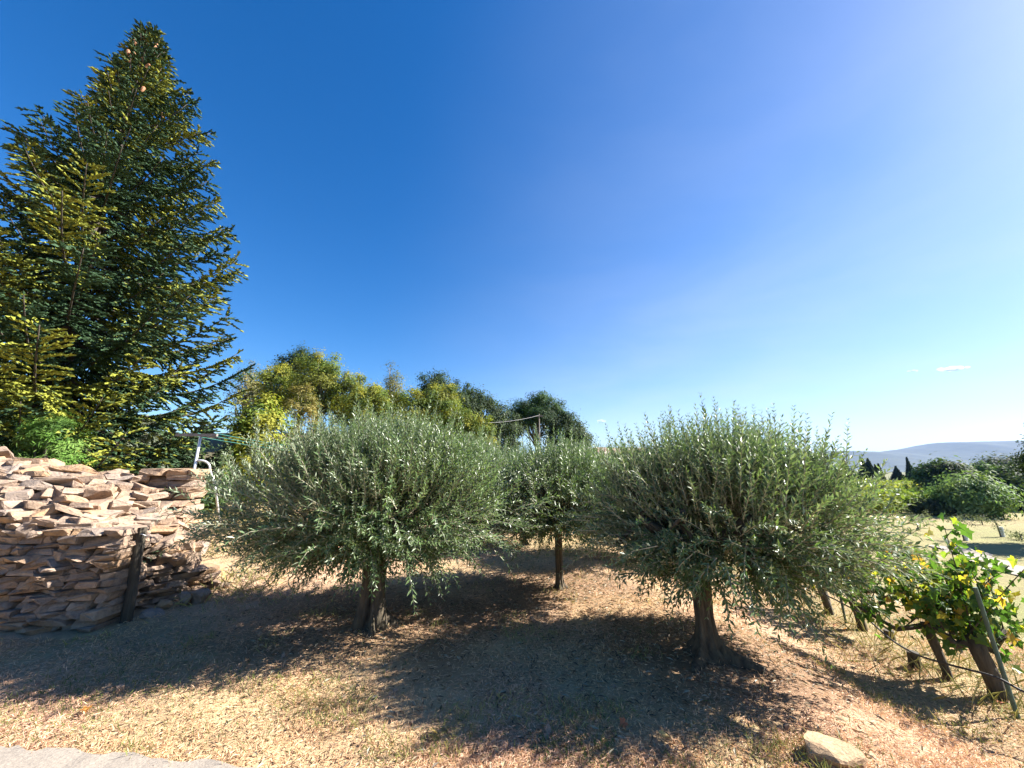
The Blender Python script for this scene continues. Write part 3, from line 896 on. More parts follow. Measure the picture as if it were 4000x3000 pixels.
# ------------------------------------------------------------------ broadleaf trees and shrubs
def foliage(seed, n_clump, per, rx, ry, rz, zc, cr, leaf, cols, up=.5, holes=.0, hull=.6, wratio=.55, shape=None):
    rs = np.random.default_rng(seed)
    d = norm(rs.normal(0, 1, (n_clump, 3)))
    rad = rs.uniform(hull, 1.0, n_clump)[:, None]
    c = d * rad * np.array([rx, ry, rz])
    if shape is not None: c = shape(c, rs)
    c[:, 2] += zc
    c[:, 2] = np.maximum(c[:, 2], cr * .3)
    s = cr * rs.uniform(.65, 1.3, n_clump)
    idx = np.repeat(np.arange(n_clump), per)
    o = rs.normal(0, .5, (len(idx), 3)) * s[idx][:, None] * np.array([1, 1, .75])
    p = c[idx] + o
    nn = norm(norm(o) * .8 + d[idx] * .6 + np.array([0, 0, up]) + rs.normal(0, .35, (len(idx), 3)))
    ld = norm(np.cross(nn, rs.normal(0, 1, (len(idx), 3))) + np.array([0, 0, -.15]))
    ln = leaf * rs.uniform(.65, 1.35, len(idx))
    v, f = leaf_geo(p, ld, nn, ln, ln * wratio, .1)
    ci = rs.integers(0, len(cols), n_clump)
    col = np.array(cols)[ci][idx] * rs.uniform(.72, 1.28, n_clump)[idx][:, None] * rs.uniform(.8, 1.2, len(idx))[:, None]
    return v, f, np.repeat(col, 4, 0), c

def broad_mesh(seed, kind):
    G, T = Geo(), Geo()
    rs = np.random.default_rng(seed)
    if kind == 'yellow':
        v, f, c, cl = foliage(seed, 110, 130, 2.1, 2.1, 2.9, 4.6, .62, .17, [(.16, .19, .025), (.24, .23, .028), (.09, .13, .025), (.15, .16, .03)], hull=.45)
    elif kind == 'oak':
        v, f, c, cl = foliage(seed, 130, 140, 2.5, 2.5, 2.7, 4.6, .6, .18, [(.030, .050, .018), (.042, .068, .022), (.05, .075, .03)], hull=.55)
    elif kind == 'feathery':
        def shp(c, r): c[:, :2] *= (1.15 - .65 * (c[:, 2:3] / 3.3 * .5 + .5)); return c
        v, f, c, cl = foliage(seed, 70, 60, 1.5, 1.5, 3.3, 4.8, .55, .13, [(.16, .16, .06), (.13, .14, .05), (.22, .19, .07)], hull=.25, shape=shp)
    elif kind == 'pine':
        def shp(c, r): c[:, 2] = np.abs(c[:, 2]) ** .9 - .8 + .25 * (c[:, 2] < 0); return c
        v, f, c, cl = foliage(seed, 200, 170, 3.3, 3.3, 3.0, 6.2, .6, .22, [(.035, .072, .022), (.05, .10, .025), (.028, .052, .02)], up=1.0, hull=.45, wratio=.3, shape=shp)
    G.add(v, None, f, c)
    top = cl.mean(0); base_h = max(.9, cl[:, 2].min() * .8 if kind != 'pine' else 3.4)
    T.tube([(0, 0, -.3), (.05, 0, base_h * .5), (0, .06, base_h), (top[0], top[1], top[2])], [.22, .17, .14, .06], 8, wob=.15)
    for e in cl[rs.permutation(len(cl))[:26]]:
        st = np.array([0, .06, base_h + rs.uniform(-.2, .9)])
        T.tube([st, st + (e - st) * .5 + rs.normal(0, .12, 3), e], [.07, .045, .012], 5)
    return G.build('crown', M['leaf']), T.build('trunk', M['grey_bark'], True)

KINDS = {('yellow', 0): broad_mesh(201, 'yellow'), ('yellow', 1): broad_mesh(202, 'yellow'), ('oak', 0): broad_mesh(203, 'oak'), ('oak', 1): broad_mesh(204, 'oak'),
         ('feathery', 0): broad_mesh(205, 'feathery'), ('pine', 0): broad_mesh(206, 'pine')}
NATURAL = {'yellow': 7.7, 'oak': 7.5, 'feathery': 8.2, 'pine': 8.5}

def tree(name, kind, var, px, toppy, depth, label, cat='tree', wide=1.0, group='trees on the slope behind the grove', rz=0.0):
    tp = at_depth(px, toppy, depth); gz = float(height(tp.x, tp.y))
    s = max(.3, (tp.z - gz) / NATURAL[kind])
    r = thing(name, label, cat, (tp.x, tp.y, gz), rz, group)
    r.scale = (s * wide, s * wide, s)
    cm, tm = KINDS[(kind, var)]
    obj('crown', cm, r, kind='stuff'); obj('trunk', tm, r)
    return r
woods = [
    ('feathery_tree', 'feathery', 0, 985, 1385, 25, 1.1, 'thin feathery half bare tree just right of the spruce'),
    ('autumn_tree', 'yellow', 0, 1090, 1395, 28, 1.0, 'yellowing broadleaf tree beside the thin feathery tree, near the spruce'),
    ('oak_tree', 'oak', 0, 1205, 1352, 32, .9, 'dark green tree topping the left wood, behind the tall yellow one'),
    ('autumn_tree', 'yellow', 1, 1265, 1358, 27, .95, 'tallest yellow green tree on the slope, above the left olive tree'),
    ('autumn_tree', 'yellow', 0, 1365, 1430, 27, .95, 'bright yellow tree on the right shoulder of the left wood'),
    ('oak_tree', 'oak', 1, 1470, 1500, 33, .8, 'small dark tree in the gap between the yellow trees'),
    ('feathery_tree', 'feathery', 0, 1545, 1385, 28, .9, 'lone feathery tree standing up above the middle of the wood'),
    ('autumn_tree', 'yellow', 1, 1600, 1500, 26, 1.0, 'low olive yellow tree below the lone feathery tree'),
    ('autumn_tree', 'yellow', 0, 1445, 1475, 24, 1.0, 'yellow tree low in the middle of the wood, right of the bright shoulder tree'),
    ('autumn_tree', 'yellow', 1, 1790, 1560, 25, .95, 'gold and green tree on the lower right edge of the wood'),
    ('oak_tree', 'oak', 0, 1700, 1440, 31, .75, 'dark leafed tree behind the rust tinged yellow tree'),
    ('autumn_tree', 'yellow', 0, 1715, 1475, 27, .95, 'rust tinged yellow tree right of the lone feathery tree'),
    ('oak_tree', 'oak', 1, 1800, 1480, 33, .8, 'dark oak on the falling right side of the wood'),
    ('oak_tree', 'oak', 0, 1880, 1515, 34, .95, 'broad dark oak at the right end of the wood'),
    ('autumn_tree', 'yellow', 1, 1880, 1610, 25, .85, 'small golden tree in front of the broad dark oak'),
    ('oak_tree', 'oak', 1, 1975, 1590, 34, .75, 'low dark oak touching the round pine'),
    ('pine_tree', 'pine', 0, 2095, 1535, 38, .95, 'round topped umbrella pine standing clear against the sky'),
    ('oak_tree', 'oak', 0, 2205, 1600, 37, .95, 'leafy oak against the right side of the round pine'),
    ('oak_tree', 'oak', 1, 2240, 1660, 35, .75, 'lower oak at the right foot of the pine group'),
    ('autumn_tree', 'yellow', 0, 2265, 1755, 30, 1.2, 'yellow green sapling at the right foot of the pine group'),
]
for k, (nm, kd, vr, px, py, dp, wd, lb) in enumerate(woods):
    tree(nm, kd, vr, px, py, dp, lb, wide=wd, rz=k * 1.7)

def shrub(name, label, px0, px1, pytop, pybase, depth, cols, seed, leaf=.12, wratio=.5, up=.5, cat='shrub', per=90, ncl=60, group=None, hull=.5, gz=None):
    a, b = at_depth(px0, pybase, depth), at_depth(px1, pybase, depth)
    top = at_depth((px0 + px1) / 2, pytop, depth)
    x = (a.x + b.x) / 2; g0 = float(height(x, depth)) if gz is None else gz
    w = (b.x - a.x) / 2; h = top.z - g0
    v, f, c, cl = foliage(seed, ncl, per, w * .85, w * .8, h * .52, h * .5, min(w, h) * .30, leaf, cols, up=up, wratio=wratio, hull=hull)
    G = Geo(); G.add(v, None, f, c)
    r = thing(name, label, cat, (x, depth, g0), 0, group)
    obj('crown', G.build('crown', M['leaf']), r, kind='stuff')
    T = Geo()
    rs = np.random.default_rng(seed)
    for e in cl[rs.permutation(len(cl))[:18]]:
        T.tube([(rs.normal(0, .08), rs.normal(0, .08), -.1), (e[0] * .4, e[1] * .4, e[2] * .5), tuple(e)], [.03, .02, .006], 5)
    obj('stem', T.build('stem', M['grey_bark'], True), r)
    return r

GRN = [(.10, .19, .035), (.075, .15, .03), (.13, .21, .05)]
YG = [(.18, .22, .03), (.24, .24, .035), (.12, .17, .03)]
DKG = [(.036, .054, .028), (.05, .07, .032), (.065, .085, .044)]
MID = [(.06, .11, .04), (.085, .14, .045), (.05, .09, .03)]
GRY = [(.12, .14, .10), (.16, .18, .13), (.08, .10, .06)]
shrub('broom_shrub', 'bright green feathery shrub rising behind the stone heap under the spruce', 60, 330, 1610, 1800, 7.3, GRN, 301, .11, .14, .8, per=260, ncl=70, gz=.9)
shrub('olive_shrub', 'grey green wild olive bush in the shade under the spruce', 440, 640, 1650, 1850, 9.5, GRY, 302, .09, .25, per=120)
shrub('laurel_shrub', 'dark green shrub low in the shade left of the pale metal post', 560, 720, 1880, 2060, 7.4, GRN, 303, .10, .35, per=110, ncl=40)
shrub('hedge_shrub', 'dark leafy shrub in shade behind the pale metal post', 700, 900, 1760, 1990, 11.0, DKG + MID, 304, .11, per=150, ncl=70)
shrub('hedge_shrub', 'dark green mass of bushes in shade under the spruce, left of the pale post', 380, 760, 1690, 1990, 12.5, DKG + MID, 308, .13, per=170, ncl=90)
shrub('yellow_shrub', 'bright yellow green bush between the spruce and the left olive tree', 860, 1130, 1560, 1850, 12.0, YG, 305, .12, per=150, ncl=80)
shrub('reed_shrub', 'straw coloured tall shrub behind the top of the left olive tree', 1080, 1230, 1500, 1850, 13.0, [(.26, .22, .08), (.20, .19, .07)], 306, .14, .2, .9, per=90, ncl=60)
shrub('hedge_shrub', 'dense dark bush filling the slope below the yellow trees', 1250, 1800, 1640, 1850, 18.0, DKG + YG, 307, .16, per=160, ncl=110)

# right hand side: lower field with shrubs, cypresses, dome pine, vineyard, young staked trees
shrub('willow_shrub', 'rounded light green willow bush on the edge of the lower field', 3660, 3950, 1860, 2020, 29, [(.13, .21, .08), (.10, .17, .06), (.16, .22, .09)], 311, .26, .4, per=110, ncl=110, hull=.35)
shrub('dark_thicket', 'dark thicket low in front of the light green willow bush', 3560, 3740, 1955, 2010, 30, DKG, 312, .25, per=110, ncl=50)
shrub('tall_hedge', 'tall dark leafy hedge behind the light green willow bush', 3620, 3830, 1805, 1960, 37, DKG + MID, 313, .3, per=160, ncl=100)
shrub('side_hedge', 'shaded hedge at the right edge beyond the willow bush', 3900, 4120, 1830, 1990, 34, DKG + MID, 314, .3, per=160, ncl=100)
shrub('side_hedge', 'green hedge between the tall dark hedge and the dome shaped pine', 3800, 3960, 1820, 1960, 42, MID, 315, .3, per=140, ncl=80)
shrub('dome_pine', 'dark dome shaped pine crown above the hedge at the right edge', 3830, 4100, 1788, 1850, 70, DKG, 316, .5, .4, 1.0, 'tree', per=180, ncl=110)
shrub('far_tree', 'small round far tree on the plain between cypresses and tall hedge', 3600, 3650, 1815, 1858, 85, DKG, 317, .6, cat='tree', per=60, ncl=40)
shrub('far_tree', 'tiny round far tree on the skyline just left of the dome pine', 3798, 3835, 1800, 1840, 85, DKG, 318, .6, cat='tree', per=60, ncl=40)

def cypress(px, toppy, basepy, w, label, seed, depth=85):
    rs = np.random.default_rng(seed)
    tp = at_depth(px, toppy, depth); gz = float(height(tp.x, depth)); h = tp.z - gz
    r = thing('cypress_tree', label, 'cypress tree', (tp.x, depth, gz), 0, 'cypresses on the far side of the plain')
    n = 3200; t = rs.random(n) ** .95; an = rs.uniform(0, 6.28, n)
    rad = w * (1 - t) ** 1.15 * (.55 + .45 * np.minimum(t * 6, 1)) * rs.uniform(.6, 1.15, n)
    p = np.stack([np.cos(an) * rad, np.sin(an) * rad, t * h * .97], 1)
    ld = norm(np.stack([np.cos(an) * .35, np.sin(an) * .35, np.ones(n)], 1) + rs.normal(0, .2, (n, 3)))
    nn = np.stack([np.cos(an), np.sin(an), np.full(n, .3)], 1)
    ln = rs.uniform(.35, .75, n) * (1 - .5 * t)
    v, f = leaf_geo(p, ld, nn, ln, ln * .4, .1)
    G = Geo(); G.add(v, None, f, np.repeat(np.array([.025, .038, .02]) * rs.uniform(.7, 1.3, n)[:, None], 4, 0))
    obj('crown', G.build('crown', M['leaf']), r, kind='stuff')
    T = Geo(); T.tube([(0, 0, -.3), (0, 0, h * .9)], [.2, .03], 6); obj('trunk', T.build('trunk', M['grey_bark']), r)
cyps = [(3295, 1790, 1.6, 'leftmost cypress, half hidden by the right olive tree'), (3368, 1790, 1.9, 'left half of the wide twin cypress clump'), (3388, 1790, 2.1, 'right half of the wide twin cypress clump'),
        (3417, 1815, .4, 'very thin cypress right of the twin clump'), (3430, 1812, .9, 'small slender cypress next to the very thin one'),
        (3498, 1822, 1.7, 'short squat cypress in the middle of the row'), (3541, 1786, 1.0, 'tallest pointed cypress with a needle like tip'), (3556, 1818, 2.0, 'bushy conifer right against the tallest pointed cypress')]
for k, (px, ty, w, lb) in enumerate(cyps): cypress(px, ty, 1860, w * 1.0, lb, 400 + k)

# vineyard beyond the field: leafy rows that read as one mass
rs = np.random.default_rng(77)
n = 26000
dep = rs.uniform(30, 78, n); a0 = .78 + .34 * rs.random(n); X = a0 * dep
row = np.round(X / 2.2) * 2.2 + rs.normal(0, .42, n)
zz = height(row, dep) + rs.uniform(.1, 1.5, n) * (.8 + .4 * vnoise(row * .4, dep * .4))
nn = norm(rs.normal(0, .6, (n, 3)) + [0, 0, 1]); ld = norm(np.cross(nn, rs.normal(0, 1, (n, 3))))
ln = rs.uniform(.22, .5, n)
v, f = leaf_geo(np.stack([row, dep, zz], 1), ld, nn, ln, ln * .7, .1)
mixw = vnoise(row * .12 + 4, dep * .12)[:, None]
col = (np.array([.13, .20, .045]) * (1 - mixw) + np.array([.27, .26, .06]) * mixw) * rs.uniform(.7, 1.3, n)[:, None]
props(obj('vineyard', np_mesh('vineyard', v, [f], M['leaf'], np.repeat(col, 4, 0))), 'leafy green and yellow vineyard rows on the plain', 'vineyard', None, 'stuff')

# young staked trees in the lower field
def young_tree(px, pybase, pytop, label, crown=True, guard=False, seed=0):
    p = on_ground(px, pybase); tp = at_depth(px, pytop, p.y); h = tp.z - p.z
    r = thing('young_tree', label, 'young tree', p, 0, 'young staked trees in the lower field')
    T = Geo(); T.tube([(0, 0, -.1), (-.03, 0, h * .6), (-.06, 0, h)], [.034, .028, .018], 6); obj('trunk', T.build('trunk', M['grey_bark']), r)
    v, f, c, cl = foliage(seed, 14 if crown else 5, 26, .62 if crown else .2, .6 if crown else .2, .30, h * 1.02, .22, .10, GRY, wratio=.3, hull=.2)
    G = Geo(); G.add(v, None, f, c); obj('crown', G.build('crown', M['leaf']), r, kind='stuff')
    if guard:
        G = Geo(); G.tube([(.12, 0, -.05), (.12, 0, .45)], [.07, .07], 8); obj('tree_guard', G.build('tree_guard', M['guard']), r)
young_tree(3768, 2115, 2035, 'young olive with a small airy crown on a straight stem in the lower field', True, True, 1)
young_tree(3590, 2075, 2030, 'young tree with a bare thin stem at the left edge of the lower field', True, False, 2)
young_tree(3732, 2068, 2022, 'thin leaning young tree with white guard behind the airy crowned one', False, True, 3)
young_tree(3910, 2096, 2042, 'bare leaning stem with white guard on the right of the lower field', False, True, 4)
young_tree(3840, 2052, 2025, 'small young tree just below the light green willow bush', True, False, 5)
young_tree(3632, 2032, 2012, 'tiny green sapling close to the dark thicket', False, False, 6)
young_tree(3993, 2110, 2085, 'low grey green seedling at the right edge of the lower field', True, False, 7)

# tree out of frame to the right whose shade crosses the field
tr_ = thing('shade_tree', 'field tree beyond the right edge whose shade crosses the lower field', 'tree', (25.5, 17.5, float(height(25.5, 17.5))))
tr_.scale = (.75, .75, .75)
obj('crown', KINDS[('oak', 0)][0], tr_, kind='stuff'); obj('trunk', KINDS[('oak', 0)][1], tr_)

# house roof and cable behind the grove
hb = at_depth(2400, 1742, 30)
hs = thing('house', 'low house whose dark roof ridge just shows above the right olive tree', 'house', (hb.x + 1.2, 30, float(height(hb.x, 30))), .15)
def box(x0, x1, y0, y1, z0, z1):
    v = np.array([[a, b, c] for a in (x0, x1) for b in (y0, y1) for c in (z0, z1)], float)
    return v, np.array([[0, 1, 3, 2], [4, 6, 7, 5], [0, 4, 5, 1], [2, 3, 7, 6], [0, 2, 6, 4], [1, 5, 7, 3]])
rz_ = hb.z - hs.location.z
g = Geo(); g.add(*box(-1.9, 1.9, 0, 4, -.2, rz_ - 1.0)); obj('wall', g.build('wall', M['plaster']), hs)
g = Geo()
rv = np.array([(-2.2, -.4, rz_ - 1.1), (2.2, -.4, rz_ - 1.1), (2.2, 2, rz_), (-2.2, 2, rz_), (-2.2, 4.4, rz_ - 1.1), (2.2, 4.4, rz_ - 1.1)])
g.add(np.concatenate([rv, rv - [0, 0, .12]]), np.array([[0, 1, 2, 3], [3, 2, 5, 4], [7, 6, 9, 8], [8, 9, 10, 11], [0, 6, 7, 1], [4, 5, 11, 10], [0, 3, 9, 6], [3, 4, 10, 9], [1, 7, 8, 2], [2, 8, 11, 5]]))
obj('roof', g.build('roof', M['roof']), hs)
g = Geo(); g.add(*box(-.5, .4, -.03, .05, .9, 2.0)); obj('window', g.build('window', M['glass']), hs)

up_ = at_depth(2106, 1622, 32)
ub = thing('utility_pole', 'slim grey utility pole among the trees of the pine group', 'utility pole', (up_.x, 32, float(height(up_.x, 32))))
g = Geo(); g.tube([(0, 0, -.2), (0, 0, up_.z - ub.location.z + .1)], [.06, .045], 8); obj('pole', g.build('pole', M['bar']), ub)
g = Geo(); g.add(*box(-.3, .3, -.04, .04, up_.z - ub.location.z - .1, up_.z - ub.location.z - .02)); obj('crossarm', g.build('crossarm', M['bar']), ub)
e0 = at_depth(1900, 1652, 26)
g = Geo(); g.tube([e0.lerp(up_, t) - Vector((0, 0, .5 * t * (1 - t))) for t in np.linspace(0, 1, 12)], [.012] * 12, 5)
props(obj('overhead_cable', g.build('overhead_cable', M['cable'])), 'thin grey overhead cable running across the dark oaks to the pine', 'cable')

# ------------------------------------------------------------------ grape vines
def vine_leaf_mesh(seed):
    rs = np.random.default_rng(seed)
    # five lobed outline, folded on the midrib
    an = [-2.7, -2.2, -1.75, -1.25, -.85, -.4, 0, .4, .85, 1.25, 1.75, 2.2, 2.7]
    rr = [.42, .62, .45, .78, .55, .66, 1.0, .66, .55, .78, .45, .62, .42]
    pts = [(0, -.05, 0)]
    for a, r in zip(an, rr):
        r *= rs.uniform(.9, 1.1)
        x, y = math.sin(a) * r * .55, math.cos(a) * r * .55
        pts.append((x, y, .28 * abs(x) - .35 * max(0, y) ** 2 + rs.normal(0, .02)))
    v = np.array(pts); t = np.array([[0, k + 1, k] for k in range(1, len(an))])
    return np_mesh('leaf', v, [t], M['vine_leaf'], None, False)
VL = [vine_leaf_mesh(500 + k) for k in range(5)]
VLA = []
for me in VL:
    va = np.zeros(len(me.vertices) * 3); me.vertices.foreach_get('co', va)
    VLA.append((va.reshape(-1, 3), np.array([list(pl.vertices) for pl in me.polygons])))

def vine(px, pybase, label, seed, nleaf, hgt=1.1, arms=((-.55, .1), (.45, -.05)), trunk_r=.055, tall=True, pos=None):
    rs = np.random.default_rng(seed)
    p = on_ground(px, pybase) if pos is None else Vector(pos)
    r = thing('grape_vine', label, 'grape vine', p, 0, 'grape vines in the row on the right')
    T = Geo()
    head = np.array([-.05, .05, .48])
    T.tube([(0, 0, -.08), (.0, 0, .06), (-.03, 0, .2), (-.06, .02, .36), tuple(head)], [trunk_r * 1.25, trunk_r, trunk_r * .95, trunk_r * 1.1, trunk_r * 1.2], 10, wob=.35)
    ends = []
    for dx, dy in arms:
        e = head + np.array([dx, dy, .06]); m1 = head + np.array([dx * .45, dy * .45, -.08 + rs.normal(0, .03)])
        T.tube([head - [0, 0, .03], m1, e], [trunk_r * .8, trunk_r * .6, trunk_r * .5], 8, wob=.35); ends.append((head, m1, e))
    obj('trunk', T.build('trunk', M['vine_bark'], True), r)
    C = Geo(); LP, XP = [], []
    ncane = 13
    for k in range(ncane):
        h0, m1, e = ends[k % len(ends)]; t = rs.random()
        st = (h0 * (1 - t) + m1 * t) if rs.random() < .4 else (m1 * (1 - t) + e * t)
        d = np.array([rs.normal(0, .38), rs.normal(0, .5), 1.0]); d /= np.linalg.norm(d)
        L = rs.uniform(.5, .85) * hgt / 1.1
        if tall and k == 0: st = head.copy(); d = np.array([.02, 0, 1.0]); L = hgt - .42
        tt = np.linspace(0, 1, 6)
        sag = rs.uniform(.0, .35) if k else 0
        pts = st + d * (tt * L)[:, None] + np.stack([tt ** 2 * rs.normal(0, .12), tt ** 2 * rs.normal(0, .12), -sag * tt ** 2.5], 1)
        C.tube(pts, .007 * (1 - .6 * tt), 5)
        for _ in range(max(4, nleaf // ncane)):
            u = rs.uniform(.1, 1.0); LP.append([np.interp(u, tt, pts[:, q]) for q in range(3)])
        if tall and k == 0:
            LP += [[np.interp(u, tt, pts[:, q]) for q in range(3)] for u in np.linspace(.45, 1.0, 30)]
        for _ in range(18 if nleaf > 250 else 5):
            u = rs.uniform(.05, .95); XP.append(np.array([np.interp(u, tt, pts[:, q]) for q in range(3)]) + rs.normal(0, .10, 3))
    obj('cane', C.build('cane', M['vine_bark']), r)
    E = Geo()
    for q in XP:
        src = VLA[rs.integers(0, 5)]; sz = rs.uniform(.06, .11)
        Rm_ = np.array(Euler((rs.normal(-.9, .6), rs.normal(0, .5), rs.uniform(-3.14, 3.14))).to_matrix())
        pal = [(.04, .09, .02), (.06, .13, .025), (.09, .16, .03), (.20, .24, .035), (.34, .30, .05)][min(4, int(rs.exponential(1.2)))]
        E.add((src[0] * sz) @ Rm_.T + q, None, src[1], np.array(pal) * rs.uniform(.8, 1.2))
    obj('foliage', E.build('foliage', M['leaf']), r, kind='stuff')
    for q in LP[-nleaf:]:
        off = rs.normal(0, .085, 3); s = rs.uniform(.085, .15)
        c = np.array(q) + off
        obj('leaf', VL[rs.integers(0, 5)], r, tuple(c), (rs.normal(-.9, .55), rs.normal(0, .5), rs.uniform(-3.14, 3.14)), (s, s, s))
    return r
vine(3905, 2738, 'nearest grape vine with a thick twisted trunk and yellow green leaves at the right edge', 61, 295, 1.36, ((-.26, .12), (.26, -.05)), .06)
vine(3705, 2655, 'leafy grape vine just behind the nearest one, its trunk mostly hidden by leaves', 62, 295, 1.15, ((-.45, .25), (.3, -.1)), .036)
vine(3370, 2462, 'grape vine with a dark double trunk in the gap beneath the right olive crown', 63, 200, .95, ((-.35, .3), (.3, -.3)), .05, False)
vine(3242, 2402, 'grape vine with a short bare trunk, leftmost of the three seen beneath the olive crown', 64, 160, .95, ((-.3, .3), (.25, -.3)), .05, False)
vine(3048, 2262, 'farthest grape vine in the row, its trunk just left of the others', 65, 110, .95, ((-.3, .3), (.25, -.3)), .05, False)

def stake(px, pyb, h, label, lean=0.0, m='stake', r=.014):
    p = on_ground(px, pyb)
    g = Geo(); g.tube([(0, 0, -.1), (-lean, 0, h)], [r, r], 8)
    o = obj('vine_stake', g.build('vine_stake', M[m]), None, p)
    props(o, label, 'stake', 'stakes along the vine row')
stake(3982, 2808, .98, 'dark green metal stake beside the nearest vine at the right edge', .10, r=.016)
stake(3306, 2436, .95, 'thin dark stake between the two vines under the olive crown', .04)
stake(3760, 2560, 1.1, 'dark stake rising through the leaves of the second vine', .05)
for px, py, h, lb in ((3578, 2612, .14, 'short cut wooden stump left of the leafy vines'), (3480, 2500, .1, 'low broken stump in the grass between the vines')):
    p = on_ground(px, py); g = Geo(); g.tube([(0, 0, -.05), (0, 0, h)], [.055, .05], 10, wob=.2)
    props(obj('stump', g.build('stump', M['vine_bark']), None, p), lb, 'stump', 'stumps along the vine row')

# irrigation hose slung along the row
hpts = []
for px, py, lift in ((3000, 2235, .3), (3242, 2330, .3), (3370, 2400, .26), (3480, 2500, .17), (3580, 2560, .2), (3700, 2595, .3), (3840, 2630, .36), (3905, 2650, .36), (4000, 2705, .33), (4150, 2760, .3)):
    a, b = ray(px, py); d = 2.0
    while CAMZ + b * d > float(height(a * d, d)) + lift: d *= 1.006
    hpts.append((a * d, d, CAMZ + b * d))
hpts = np.array(hpts); tt = np.linspace(0, 1, len(hpts)); tf = np.linspace(0, 1, 60)
hsm = np.stack([np.interp(tf, tt, hpts[:, q]) for q in range(3)], 1)
for _ in range(4): hsm[1:-1] = (hsm[:-2] + hsm[1:-1] * 2 + hsm[2:]) / 4
g = Geo(); g.tube(hsm, [.009] * 60, 7)
props(obj('drip_hose', g.build('drip_hose', M['hose'], True)), 'black irrigation hose slung low along the row of vines', 'hose')

# fallen vine leaves
def fallen(px, py, label, seed):
    p = on_ground(px, py); rs = np.random.default_rng(seed)
    o = obj('fallen_leaf', FL[seed % 3], None, (p.x, p.y, p.z + .035), (rs.normal(0, .35), rs.normal(0, .35), rs.uniform(0, 6)), (.085,) * 3)
    props(o, label, 'fallen leaf', 'fallen vine leaves')
lm = leaf_material('fallen_leaf', .6, .3)
FL = []
for k, c in enumerate([(.50, .22, .05), (.55, .38, .14), (.42, .13, .06)]):
    me = VL[k].copy(); me.materials.clear(); me.materials.append(lm)
    a = me.color_attributes.new('tint', 'FLOAT_COLOR', 'POINT'); a.data.foreach_set('color', np.tile([*c, 1.0], len(me.vertices)).astype(np.float32)); FL.append(me)
fl = [(3788, 2868, 'curled pale brown leaf lying alone on the straw right of the sandy rock'), (3915, 2772, 'reddish leaf on the ground at the foot of the nearest vine'),
      (2832, 2310, 'small bright yellow leaf on the grass right of the right olive trunk'), (3222, 2420, 'orange leaf at the foot of the leftmost short vine trunk'),
      (3255, 2452, 'orange leaf in the grass below the gap between the vines'), (3300, 2470, 'red brown leaf close to the vine with the double trunk'),
      (2590, 2900, 'pale folded leaf near the bottom edge of the big shadow'), (2440, 2852, 'orange brown leaf in the middle shadow, left of the pale folded leaf'),
      (335, 2790, 'flat tan leaf on the sunlit grass above the concrete path'), (1690, 2880, 'ochre leaf on the lit grass at the left shadow tip')]
for k, (px, py, lb) in enumerate(fl): fallen(px, py, lb, k + 1)

# ------------------------------------------------------------------ dry grass and straw
def blades(n, seed, area, lying, hmin, hmax, wmin, wmax, cols, maskf=None, dens=1.6):
    rs = np.random.default_rng(seed)
    x0, x1, y0, y1 = area
    u = rs.random(n)
    y = (y0 ** (1 - dens) + u * (y1 ** (1 - dens) - y0 ** (1 - dens))) ** (1 / (1 - dens))
    x = rs.uniform(-1.42, 1.40, n) * (y + .15)
    keep = (x > x0) & (x < x1)
    if maskf is not None: keep &= rs.random(n) < maskf(x, y)
    # keep the path and wall footprints clear
    keep &= ~((x < -4.3) & (y > 4.3) & (y < 6.6) & (x < -3.9 - .2 * (y - 4)))
    e = np.array([(p.x, p.y) for p in edge]); keep &= ~((y < np.interp(x, e[:, 0], e[:, 1]) + rs.normal(0, .03, n)) & (x < e[-1, 0]))
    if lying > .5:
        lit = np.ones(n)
        for tx, ty, tr in ((-1.5, 5.0, 1.9), (1.8, 4.1, 1.5), (.7, 6.1, 1.4), (2.5, 8.3, 1.4)):  # fewer pale straw blades under the crowns, deepening the painted shade there
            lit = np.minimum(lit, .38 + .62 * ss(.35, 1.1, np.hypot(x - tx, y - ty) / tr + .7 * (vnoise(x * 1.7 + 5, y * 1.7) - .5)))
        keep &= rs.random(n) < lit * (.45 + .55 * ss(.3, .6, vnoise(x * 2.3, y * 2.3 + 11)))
    x, y = x[keep], y[keep]; n = len(x)
    z = height(x, y)
    an = rs.uniform(0, 6.28, n)
    el = np.where(rs.random(n) < lying, rs.uniform(.0, .35, n), rs.uniform(.5, 1.45, n))
    d = np.stack([np.cos(an) * np.cos(el), np.sin(an) * np.cos(el), np.sin(el)], 1)
    nn = norm(np.stack([-np.cos(an) * np.sin(el), -np.sin(an) * np.sin(el), np.cos(el)], 1) + rs.normal(0, .4, (n, 3)))
    far = 1 + .10 * np.clip(y - 3, 0, 8)
    ln = rs.uniform(hmin, hmax, n) * far; wd = rs.uniform(wmin, wmax, n) * far
    pos = np.stack([x, y, z + rs.uniform(-.004, .018, n)], 1)
    v, f = leaf_geo(pos, d, nn, ln, wd, .05, .12)
    w = vnoise(x * 1.3 + 8, y * 1.3)[:, None] * .6 + rs.random((n, 1)) * .4
    c = np.array(cols); k = np.clip(w[:, 0] * (len(cols) - 1), 0, len(cols) - 1.001); i = k.astype(int); fr = (k - i)[:, None]
    col = (c[i] * (1 - fr) + c[i + 1] * fr) * rs.uniform(.7, 1.2, n)[:, None]
    return v, f, np.repeat(col, 4, 0)

